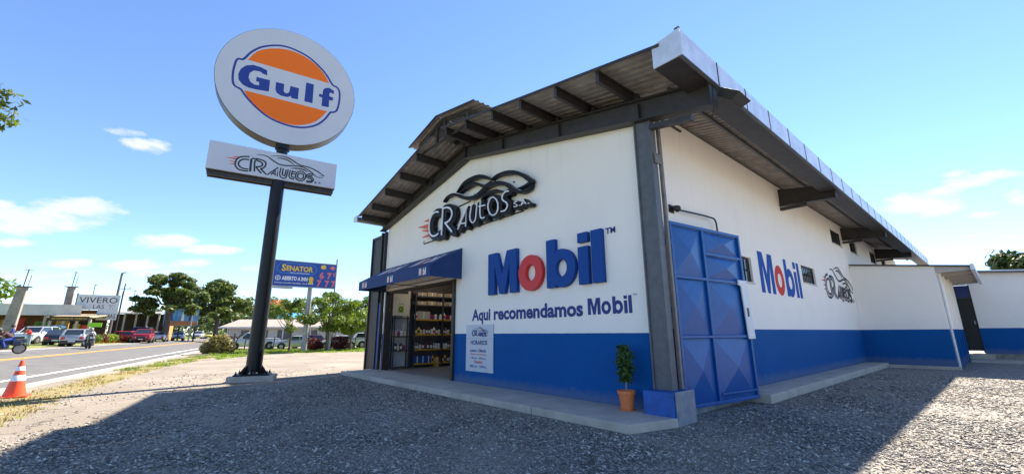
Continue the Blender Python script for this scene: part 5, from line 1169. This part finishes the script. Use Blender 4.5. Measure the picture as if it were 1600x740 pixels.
stand('person in red top and pale jeans on the grass before the white SUV', -55.4, -7.9, -60, M_rsh, M_jean, BEND)
stand('person in a blue top just behind the bent motorcycle rider', -50.6, -8.2, -80, M_bsh, M_jean)
stand('person in pale top at the very left picture edge', -46.5, -8.7, 20, mat('shirt_pink', (.55,.42,.42), .8), M_dkt)

# ============================================================ BILLBOARD
bb = thing('billboard', 'blue roadside billboard with yellow word SENATOR on a grey steel post', 'billboard', (-44.5, 11.6, 0))
mpQ = frame((-44.5, 8.15, 0), 90-5)
part('board', MB().mbox(mpQ, 0, 5.55, 6.15, 8.52, -.10, .10), mat('board_blue', (.012, .06, .30), .4), bb)
part('board_frame', MB().mbox(mpQ, -.06, 5.62, 6.07, 6.149, -.13, .13).mbox(mpQ, -.06, 5.62, 8.521, 8.60, -.13, .13).mbox(mpQ, -.07, -.001, 6.15, 8.52, -.12, .12), M_grey_pole, bb)
M_yel = mat('print_yellow', (.75, .48, .03), .5); M_pink = mat('print_pink', (.70, .16, .16), .5); M_cy = mat('print_cyan', (.05, .25, .6), .5)
el = arc(.85, 7.85, .62, .50, 90, 270, 14)+arc(3.10, 7.85, .62, .50, -90, 90, 14)
part('printed_border', MB().strip(el+[el[0], el[1]], .05, mpQ, .104), M_cy, bb)
part('printed_word', lettering(lettering(MB(), 'S', mpQ, .62, .98, 7.58, .62, .108, .035), 'ENATOR', mpQ, 1.02, 3.40, 7.62, .48, .108, .035), M_yel, bb)
tx = lettering(MB(), 'ABIERTO A INN', mpQ, .72, 2.98, 6.70, .36, .106, .035); lettering(tx, 'Casino y entretenimiento', mpQ, 1.35, 3.1, 7.40, .10, .106, .02); lettering(tx, 'Cervezas nacionales importadas - bar & comida', mpQ, .12, 3.55, 6.38, .11, .106, .02)
tx.flat([ELL(.38, 6.88, .24, .24, 20), ELL(.38, 6.88, .19, .19, 20)], mpQ, .106); tx.strip([(.2, 6.88), (.56, 6.88)], .04, mpQ, .107); tx.strip([(.38, 6.7), (.38, 7.06)], .04, mpQ, .1075)
part('printed_text', tx, M_paintwhite, bb)
part('printed_badge', MB().flat(ELL(3.30, 6.90, .22, .26, 18), mpQ, .106).flat([(3.14, 6.72), (3.46, 6.72), (3.52, 6.45), (3.08, 6.45)], mpQ, .1065), M_yel, bb); part('printed_badge', MB().flat(ELL(4.35, 8.2, .26, .22, 18), mpQ, .106), M_yel, bb)
sv_ = MB()
for (u, v) in ((3.85,6.25),(4.60,6.25),(5.2,6.25),(4.75,7.05)): lettering(sv_, '7', mpQ, u, u+.42, v, .60, .107, .05)
lettering(sv_, '6', mpQ, 4.05, 4.45, 7.05, .62, .107, .04); sv_.flat([(4.9,8.15),(5.2,8.4),(5.5,8.2),(5.25,7.95)], mpQ, .107); lettering(sv_, 'V', mpQ, 5.28, 5.52, 7.3, .4, .107, .03)
part('printed_symbols', sv_, M_pink, bb)
ps_ = frame((-44.72, 11.62, 0), 85)
part('post', MB().lathe([(.26, 0), (.22, 6.3)], (-44.75, 11.6, 0), 18), M_grey_pole, bb, smooth=True)
part('side_post', MB().lathe([(.10, 0), (.08, 9.2)], (-44.35, 13.85, 0), 12), M_grey_pole, bb, smooth=True)
part('catwalk', MB().mbox(mpQ, .0, 1.7, 5.85, 6.0, .2, .5).mbox(mpQ, .8, .86, 5.9, 6.14, .12, .2), M_grey_pole, bb)

# ============================================================ RAIL FENCE, LOW HOUSE
fn = thing('rail_fence', 'low dark rail fence on thin posts along the grass verge', 'fence', (-46.5, 13, 0))
fa, fb = Vector((-50.0, 7.4, 0)), Vector((-42.6, 24, 0))
for k in range(8): p_ = fa+(fb-fa)*k/7; part('post', MB().tube([p_, p_+Vector((.03, .05, 1.25+.1*(k % 2)))], .055, 7), M_bark, fn)
part('rail', MB().tube([fa+Vector((0,0,1.12)), (fa+fb)/2+Vector((0,0,1.09)), fb+Vector((0,0,1.13))], .035, 6), M_steel, fn)
part('rail', MB().tube([fa+Vector((0,0,.12)), fb+Vector((0,0,.12))], .02, 6), M_steel, fn)
t_ = thing('wooden_stake', 'short forked wooden stake beside the shrub on the verge', 'post', (-48.4, 6.2, 0)); part('stake', MB().tube([(-48.4,6.2,0),(-48.3,6.25,1.7)], .09, 7), M_bark, t_); part('fork', MB().tube([(-48.4,6.25,.5),(-48.2,6.7,1.6)], .06, 7), M_bark, t_)
hs = thing('low_house', 'long low white house with pale sheet roof behind the parked cars', 'house', (-60, 18, 0))
A_, B_ = Vector((-71.5, 8.6, 0)), Vector((-55.5, 30, 0)); hang = math.degrees(math.atan2(B_.y-A_.y, B_.x-A_.x)); HL = (B_-A_).length
mpH = frame(A_, hang); M_hw = mat('house_wall', (.62, .58, .52), .8, var=.08, scale=1.2); M_hr = mat('house_roof', (.33, .27, .22), .7, var=.12, scale=2); M_hwin = mat('house_window', (.10, .10, .10), .3)
holes = [(1.5,2.6,.9,2.2),(4.2,5.2,.2,2.2),(6.5,8.5,.9,2.2),(10.5,12.0,.9,2.2),(13.2,14.2,.2,2.2),(15.8,18.6,.9,2.2),(20.2,22.8,.9,2.2)]
part('wall', holed(MB(), 0, HL, 0, 2.75, holes, mpH, .2), M_hw, hs)
part('wall_end', MB().mbox(mpH, -.2, 0, 0, 2.75, -7, 0), M_hw, hs)
part('roof', MB().loft([[mpH(-.9, 2.60, 1.3), mpH(-.9, 3.8, -3.5), mpH(-.9, 2.7, -8.3)], [mpH(HL+.9, 2.60, 1.3), mpH(HL+.9, 3.8, -3.5), mpH(HL+.9, 2.7, -8.3)]]), M_hr, hs)
part('fascia', MB().mbox(mpH, -.9, HL+.9, 2.46, 2.66, 1.30, 1.34), mat('fascia_white', (.7,.68,.65), .6), hs)
for h_ in holes:
    part('window' if h_[2] > .5 else 'door', MB().mbox(mpH, h_[0]+.01, h_[1]-.01, h_[2], h_[3]-.01, -.16, -.12), M_hwin, hs)
for k in range(8): u = .3+k*(HL-.6)/7; part('porch_post', MB().mbox(mpH, u-.07, u+.07, 0, 2.5, 1.0, 1.14), M_hw, hs)
t_ = thing('blue_canopy', 'small light blue roof peeking above the house behind the first young tree', 'canopy', (-86, 20, 0)); mpC = frame((-86, 17.2, 0), 80)
part('roof_sheet', MB().loft([[mpC(0, 4.6, 0), mpC(0, 5.6, -2), mpC(0, 4.6, -4)], [mpC(4.5, 4.6, 0), mpC(4.5, 5.6, -2), mpC(4.5, 4.6, -4)]]), mat('canopy_blue', (.10, .38, .62), .5), t_)
for u in (.2, 4.2): part('post', MB().mbox(mpC, u, u+.15, 0, 4.6, -.5, -.35), M_grey_pole, t_)
t_ = thing('orange_tree', 'orange flowering treetop above the light blue roof', 'tree', (-98, 18.5, 0)); part('trunk', MB().tube([(-98, 18.5, 0), (-98, 18.5, 6)], .25, 8), M_bark, t_)
leafmesh('crown', [(-98, 18.5+a, 7+b, 2.0, 1.6, .9) for a, b in ((0,0),(1.6,-.3),(-1.6,-.2),(.6,.7))], 1400, .3, leafmat('leaf_orange', (.30,.10,.05), (.62,.28,.16)), 91, t_)

# ============================================================ NURSERY STALLS, SIGNS, PILLARS ACROSS THE ROAD
def pillar(label, x, y, h, w0, w1, ant=2.0, lean=0.0):
    z = hz(x, y)-.05; t_ = thing('concrete_pillar', label, 'pillar', (x, y, z), 'concrete pillars at the nursery')
    part('shaft', MB().loft([[(x-w0/2, y-w0/2, z), (x+w0/2, y-w0/2, z), (x+w0/2, y+w0/2, z), (x-w0/2, y+w0/2, z)], [(x-w1/2, y-w1/2+lean, z+h), (x+w1/2, y-w1/2+lean, z+h), (x+w1/2, y+w1/2+lean, z+h), (x-w1/2, y+w1/2+lean, z+h)]]), mat('pillar_concrete', (.27, .235, .195), .9, var=.25, scale=1.5, bump=.5, bscale=8), t_, bevel=.05)
    if ant: 
        part('cap_plate', MB().box(x-w1*.7, x+w1*.7, y-w1*.9+lean, y+w1*.9+lean, z+h+.001, z+h+.07), M_steel, t_)
        part('antenna', MB().tube([(x, y+lean, z+h), (x, y+lean+.10, z+h+ant)], .05, 6).tube([(x, y+lean+.3, z+h), (x, y+lean+.4, z+h+ant*.7)], .03, 6).bar((x, y+lean-.15, z+h+ant*.95), (x, y+lean+.45, z+h+ant*.95), .05, .05), M_steel, t_)
pillar('tall tapering concrete pillar with antennas, leftmost and biggest beside the motorcyclist', -66.5, -11.2, 5.8, .95, .72, 1.9, .35)
pillar('short leaning concrete post left of the biggest pillar', -70, -14.6, 3.3, .5, .4, 0, .5)
pillar('concrete pillar rising behind the left end of the VIVERO sign', -84.5, -9.3, 7.4, .85, .75, 2.2)
pillar('square pillar right of the VIVERO sign by the far wall', -104, -3.3, 5.0, .95, .85, 4.0)
def upole(label, x, y, h, arms=True, r=.13):
    z = hz(x, y); t_ = thing('utility_pole', label, 'pole', (x, y, z), 'utility poles beyond the road'); part('pole', MB().tube([(x, y, z), (x, y+.1, z+h)], [r, r*.7], 8), mat('pole_dark', (.13, .11, .10), .8), t_, smooth=True)
    if arms: part('crossarm', MB().bar((x, y-.75, z+h-1.0), (x, y+.95, z+h-.9), .09, .09), M_dark, t_); part('insulator', MB().lathe([(.04, 0), (.06, .12), (.03, .25)], (x, y+.8, z+h-.85), 8).lathe([(.04, 0), (.06, .12), (.03, .25)], (x, y-.6, z+h-.95), 8), M_steel, t_)
    else: part('lamp_head', MB().bar((x, y, z+h-.05), (x, y+.5, z+h+.15), .14, .10), M_steel, t_)
upole('thick dark pole with lamp top just right of the VIVERO sign', -76, -4.1, 9.0, False, .17)
upole('thin utility pole with crossarm, second right of the VIVERO sign', -99, -4.6, 9.6)
upole('distant thin utility pole left above the VIVERO sign', -112, -9.4, 10.0, False, .09)
upole('slim light pole right of the nursery pillars', -96, 2.0, 3.0, False, .07)
upole('slim grey light mast in front of the horizon trees right of the tall spreading tree', -96, 14.6, 5.2, False, .08)

nv = thing('nursery_sign', 'white sign board reading VIVERO LAS PALMAS on dark posts', 'sign', (-74, -5.5, .9)); _mv = frame((-74.2, -7.45, 0), 78); mpV = lambda u, v, d: _mv(u*.80, v, d)
part('board', MB().prism([(0,4.7),(2.6,4.7),(2.6,3.45),(5.0,3.45),(5.0,4.7),(5.0,6.55),(0,6.55)], mpV, 0, .08), mat('vivero_board', (.60,.60,.61), .6, var=.05), nv)
for a_ in (('VIVERO', mpV, .25, 4.75, 5.55, .72, .085), ('LAS', mpV, 2.0, 3.3, 4.85, .50, .085), ('PALMAS', mpV, 2.7, 4.85, 3.68, .55, .085), ('n', mpV, .5, .9, 4.8, .3, .085)): part('lettering', lettering(MB(), *a_), M_paintblack, nv)
part('palm_drawing', MB().strip([(4.0,4.8),(4.05,5.2)], .05, mpV, .085).strip(arc(3.9,5.15,.22,.15,0,160,6), .05, mpV, .086).strip(arc(4.3,5.15,.22,.15,20,180,6), .05, mpV, .087).strip([(4.35,4.75),(4.4,5.0)], .05, mpV, .0875), M_steel, nv)
for u in (-.15, 5.1): part('post', MB().mbox(mpV, u, u+.16, .7, 7.1 if u > 0 else 6.7, -.14, .0), M_dark, nv)
# stalls
def stall(label, x, y, L_, h, depth, ang, roofc, back, posts=5, clutter=None, seed=0):
    z = hz(x, y); t_ = thing('market_stall', label, 'stall', (x, y, z), 'nursery stalls across the road'); f_ = frame((x, y, 0), ang); rg = random.Random(seed)
    part('roof', MB().loft([[f_(-.3, z+h-.1, .4), f_(-.3, z+h, .4), f_(-.3, z+h+.5, -depth), f_(-.3, z+h+.4, -depth)], [f_(L_+.3, z+h-.1, .4), f_(L_+.3, z+h, .4), f_(L_+.3, z+h+.5, -depth), f_(L_+.3, z+h+.4, -depth)]]), roofc, t_)
    part('back_wall', MB().mbox(f_, 0, L_, z, z+h, -depth, -depth+.1), back, t_)
    for k in range(posts): u = k*L_/(posts-1); part('post', MB().mbox(f_, u-.11, u+.11, z, z+h-.1, 0, .2), mat('stall_post', (.40, .36, .30), .8, var=.15), t_)
    return t_, f_, z
M_rw = mat('stall_roof_pale', (.55, .52, .47), .7, var=.1, scale=1); M_bk = mat('stall_back', (.12, .08, .04), .9, scale=1.2, col2=(.30, .12, .05)); M_bk2 = mat('stall_back_dark', (.03, .028, .025), .9, scale=1.3, col2=(.08, .045, .03))
s1_, f1, z1_ = stall('long pale-roofed nursery shed with timber goods at the left edge', -78, -21, 14.6, 3.9, 5, 74, M_rw, M_bk, 6, seed=1)
part('fascia_band', MB().mbox(f1, -.3, 14.9, z1_+3.0, z1_+4.3, .41, .45), mat('shed_fascia', (.56, .53, .49), .7, var=.12, scale=.8), s1_)
for k, (u, w_, h_, c_) in enumerate(((.6,1.2,2.0,(.35,.03,.02)),(3.4,1.0,2.5,(.08,.16,.03)),(6.5,1.3,2.2,(.42,.22,.05)),(8.4,1.0,2.4,(.45,.04,.03)),(10.3,1.2,2.0,(.10,.20,.04)),(12.2,1.2,2.6,(.50,.30,.06)))):
    part('display_panel', MB().mbox(f1, u, u+w_, z1_+.3, z1_+h_+.3, -1.2, -1.1), mat('display_%d' % k, c_, .8, var=.5, scale=2), s1_)
s2_, f2, z2_ = stall('dark nursery stall hung with signs in front of the VIVERO board', -71.5, -8.9, 3.5, 2.9, 4, 72, mat('stall_roof_tan', (.36, .29, .18), .8), M_bk2, 4, seed=2)
part('beam_sign', lettering(MB(), 'ARTESANIAS EL HUERTO', f2, .2, 3.3, z2_+2.62, .20, .46), M_yel, s2_)
part('beam_board', MB().mbox(f2, 0, 3.5, z2_+2.45, z2_+2.98, .405, .44), mat('beam_board', (.05, .035, .03), .8), s2_)
part('oval_sign', MB().prism(arc(.95, z2_+1.75, .8, .28, 0, 345, 23), f2, .3, .36), mat('oval_blue', (.02, .05, .12), .5), s2_)
part('oval_mark', MB().flat([arc(.95, z2_+1.75, .70, .20, 0, 345, 23), arc(.95, z2_+1.75, .25, .12, 0, 345, 23)], f2, .365), mat('oval_pale', (.35, .55, .70), .5), s2_)
part('green_banner', MB().mbox(f2, 3.6, 4.8, z2_+1.75, z2_+2.25, .46, .50), mat('banner_lime', (.25, .60, .02), .6), s2_)
for k, (u, v, w_, h_, c_) in enumerate(((1.8,1.3,.6,.8,(.50,.38,.03)),(2.5,1.5,.95,.5,(.50,.05,.02)),(1.4,.3,.5,.9,(.5,.05,.04)),(2.2,.5,.9,.6,(.45,.25,.08)),(.5,.4,.8,.8,(.3,.04,.03)))):
    part('display_panel', MB().mbox(f2, u, u+w_, z2_+v, z2_+v+h_, -.6, -.5), mat('stallitem_%d' % k, c_, .7, var=.5, scale=4), s2_)
s3_, f3, z3_ = stall('grey colonnade shed right of the VIVERO sign', -92, -6.2, 7.2, 4.2, 4, 76, mat('roof_grey', (.22, .21, .2), .8), M_bk2, 6, seed=3)
for k in range(9):
    x, y = -68.5-k*.9, -4.6+k*.42; t_ = thing('flower_bed_plant', ('first','second','third','fourth','fifth','sixth','seventh','eighth','ninth')[k]+' flowering plant from the left under the VIVERO sign', 'plant', (x, y, hz(x, y)), 'flowering plants under the nursery sign')
    leafmesh('foliage', [(x, y, hz(x, y)+.55, .55, .55, .5)], 420, .10, (LF_mid, LF_red, LF_lime)[k % 3], 200+k, t_); part('pot', MB().lathe([(.18, 0), (.24, .28)], (x, y, hz(x, y)), 12), M_terra, t_)
# orange shop, blue billboard, green board
os_ = thing('orange_building', 'flat orange shop building behind the dark blue van', 'building', (-104, -1, .8)); mpO = frame((-103, -3.2, 0), 78)
part('wall', MB().mbox(mpO, 0, 5.6, .7, 4.2, -5, 0), mat('orange_wall', (.55, .22, .07), .8, var=.1, scale=1), os_); part('upper_band', MB().mbox(mpO, -.2, 5.8, 4.2, 4.7, -5.1, .2), mat('orange_band', (.60, .30, .14), .8), os_)
for u in (.8, 3.2): part('opening', MB().mbox(mpO, u, u+1.6, 1.2, 3.2, .01, .05), M_hwin, os_)
b3 = thing('blue_billboard', 'wide light blue billboard with painted figures below the green board', 'billboard', (-90, 3, .7)); mp3 = frame((-89.5, -.9, 0), 77)
part('board', MB().mbox(mp3, 2.3, 6.9, 3.0, 6.0, -.1, 0), mat('board_sky', (.12, .30, .46), .5, var=.4, scale=.7), b3)
part('painted_band', MB().mbox(mp3, 2.4, 6.8, 3.05, 3.8, .002, .01), mat('board_brown', (.42, .17, .07), .6, var=.4, scale=1.5), b3)
for k, (u, w_, h_) in enumerate(((2.6,.4,1.2),(3.1,.4,1.5),(3.7,.4,2.0),(4.6,.4,1.9),(5.6,.4,2.0))): part('painted_figure', MB().flat([(u, 3.85), (u+w_, 3.85), (u+w_*.6, 3.85+h_), (u+w_*.3, 3.8+h_)], mp3, .012), (M_paintwhite, M_navy, M_cy)[k % 3], b3)
for u in (2.5, 4.4, 6.5): part('post', MB().mbox(mp3, u, u+.2, .5, 6.2, -.32, -.11), M_dark, b3)
gb_ = thing('green_board', 'dark green board with white lines of writing standing above the blue billboard', 'sign', (-88, 3, .7)); mp4 = frame((-88.0, 1.2, 0), 77)
part('board', MB().mbox(mp4, 0, 4.3, 6.3, 8.6, 0, .1), mat('board_green', (.015, .05, .035), .5), gb_)
tx = MB()
for r_, (a, b) in enumerate(((.4, 3.9), (.5, 3.2), (.8, 3.8))): 
    tx.mbox(mp4, a, (a+b)/2-.1, 8.0-r_*.7, 8.22-r_*.7, .102, .11).mbox(mp4, (a+b)/2+.1, b, 8.0-r_*.7, 8.22-r_*.7, .102, .11)
part('writing_lines', tx, mat('board_pale', (.45, .5, .45), .6), gb_)
for u in (.5, 3.7): part('post', MB().mbox(mp4, u, u+.18, .6, 6.3, -.05, .15), M_grey_pole, gb_)

# ============================================================ LOOSE STONES AND GRASS TUFTS
def stones():
    rng = np.random.default_rng(9); n = 330000
    r_ = 3.2+ (rng.random(n)**1.35)*19; a = np.radians(rng.uniform(-108, 8, n)); x = r_*np.sin(a); y = r_*np.cos(a)
    sg = sdist(x, y, G_gravel); ok = (sg > rng.normal(0, .6, n)) | ((rng.random(n) < .10) & (kd(x, y) < -.3))
    bw = np.sin(y*1.9+x*.42+1.3*np.sin(x*.55))+.8*np.sin(y*.8-x*.9)+.5*np.sin(x*2.3+y*1.1); ok &= rng.random(n) < np.clip(.80+.45*bw, .22, 1)
    ok &= ~((x > -17.8) & (x < -3.9+.02) & (y > 6.0) & (y < 7.6)) & ~((x < -4.2) & (y > 7.4)) & ~((x < -3.68) & (y > 10.88)) & ~((x < -3.93) & (y > 6.98))
    x, y = x[ok], y[ok]; n = len(x)
    base = np.array([[1,0,0],[0,1,0],[-1,0,0],[0,-1,0],[0,0,1],[0,0,-1]], float); fc = np.array([[0,1,4],[1,2,4],[2,3,4],[3,0,4],[1,0,5],[2,1,5],[3,2,5],[0,3,5]])
    sz = (.0065+.017*rng.random(n)**3)*(1+.025*np.hypot(x, y)); sc = np.stack([sz*(1+.9*rng.random(n)), sz*(.6+.4*rng.random(n)), sz*(.35+.35*rng.random(n))], 1)
    v = base[None]*sc[:, None, :]*(1+.25*rng.normal(size=(n, 6, 1)))
    th = rng.uniform(0, 6.283, n); c, s = np.cos(th)[:, None], np.sin(th)[:, None]
    tl = rng.normal(0, .35, n)[:, None]; v[:, :, 2] += v[:, :, 0]*tl
    vx = v[:, :, 0]*c-v[:, :, 1]*s; vy = v[:, :, 0]*s+v[:, :, 1]*c
    V_ = np.stack([vx+x[:, None], vy+y[:, None], v[:, :, 2]+sz[:, None]*.3], -1).reshape(-1, 3)
    F_ = (fc[None]+6*np.arange(n)[:, None, None]).reshape(-1)
    me = bpy.data.meshes.new('gravel_stones'); me.vertices.add(len(V_)); me.vertices.foreach_set('co', V_.ravel()); me.loops.add(len(F_)); me.loops.foreach_set('vertex_index', F_); me.polygons.add(len(F_)//3); me.polygons.foreach_set('loop_start', np.arange(0, len(F_), 3)); me.update(calc_edges=True)
    m = bpy.data.materials.new('crushed_stone'); m.use_nodes = True; t = m.node_tree; g = t.nodes.new('ShaderNodeNewGeometry'); q = t.nodes.new('ShaderNodeValToRGB')
    e = q.color_ramp.elements; e[0].color = (.060, .054, .048, 1); e[1].color = (.72, .65, .54, 1); w = e.new(.5); w.color = (.19, .17, .145, 1); w = e.new(.82); w.color = (.37, .33, .275, 1)
    nq = t.nodes.new('ShaderNodeTexNoise'); nq.inputs['Scale'].default_value = .55; nq.inputs['Detail'].default_value = 3; t.links.new(g.outputs['Position'], nq.inputs['Vector'])
    dm = t.nodes.new('ShaderNodeMapRange'); t.links.new(nq.outputs['Fac'], dm.inputs[0]); dm.inputs[1].default_value = .45; dm.inputs[2].default_value = .68; dm.inputs[4].default_value = .7
    mxd = t.nodes.new('ShaderNodeMix'); mxd.data_type = 'RGBA'; mxd.inputs[7].default_value = (.38, .32, .25, 1)
    t.links.new(g.outputs['Random Per Island'], q.inputs[0]); t.links.new(dm.outputs[0], mxd.inputs[0]); t.links.new(q.outputs[0], mxd.inputs[6]); t.links.new(mxd.outputs[2], t.nodes['Principled BSDF'].inputs['Base Color']); t.nodes['Principled BSDF'].inputs['Roughness'].default_value = .75
    o = link('gravel_stones', me, m, None); o['kind'] = 'stuff'
stones()
def tufts(name, poly, n, h, m, seed, zf=lambda x, y: 0):
    rng = np.random.default_rng(seed); P = np.array(poly); x = rng.uniform(P[:,0].min(), P[:,0].max(), n); y = rng.uniform(P[:,1].min(), P[:,1].max(), n)
    cl_ = np.sin(x*1.9+y*2.7)+np.sin(x*.7-y*3.1)+rng.normal(0, .5, n)
    ok = (sdist(x, y, poly) > 0) & (cl_ > -.1) & (kd(x, y) < -.05); x, y = x[ok], y[ok]; n = len(x)
    k = 5; X = np.repeat(x, k)+rng.normal(0, .04, n*k); Y = np.repeat(y, k)+rng.normal(0, .04, n*k); N_ = n*k
    hh = h*(.4+.8*rng.random(N_)); a = rng.uniform(0, 6.283, N_); dx, dy = np.cos(a), np.sin(a); w = .008+.012*rng.random(N_)*(h/.15); ln = hh*rng.uniform(.1, .9, N_)
    z = np.zeros(N_)
    V_ = np.stack([np.stack([X-dy*w, Y+dx*w, z], 1), np.stack([X+dy*w, Y-dx*w, z], 1), np.stack([X+dx*ln, Y+dy*ln, z+hh], 1)], 1).reshape(-1, 3)
    me = bpy.data.meshes.new(name); me.vertices.add(3*N_); me.vertices.foreach_set('co', V_.ravel()); me.loops.add(3*N_); me.loops.foreach_set('vertex_index', np.arange(3*N_)); me.polygons.add(N_); me.polygons.foreach_set('loop_start', np.arange(0, 3*N_, 3)); me.update(calc_edges=True)
    o = link(name, me, m, None); o['kind'] = 'stuff'
tufts('dry_grass', G_dry, 9000, .07, leafmat('grass_dry', (.16,.11,.04), (.36,.29,.12)), 3)
tufts('green_grass', [(-27,-1.1),(-31.5,.3),(-43.5,3.5),(-39,4.3),(-30,1.5),(-26,.2)], 3500, .13, LF_lime, 4)
tufts('lawn_grass', G_lawn, 14000, .16, LF_lime, 5)
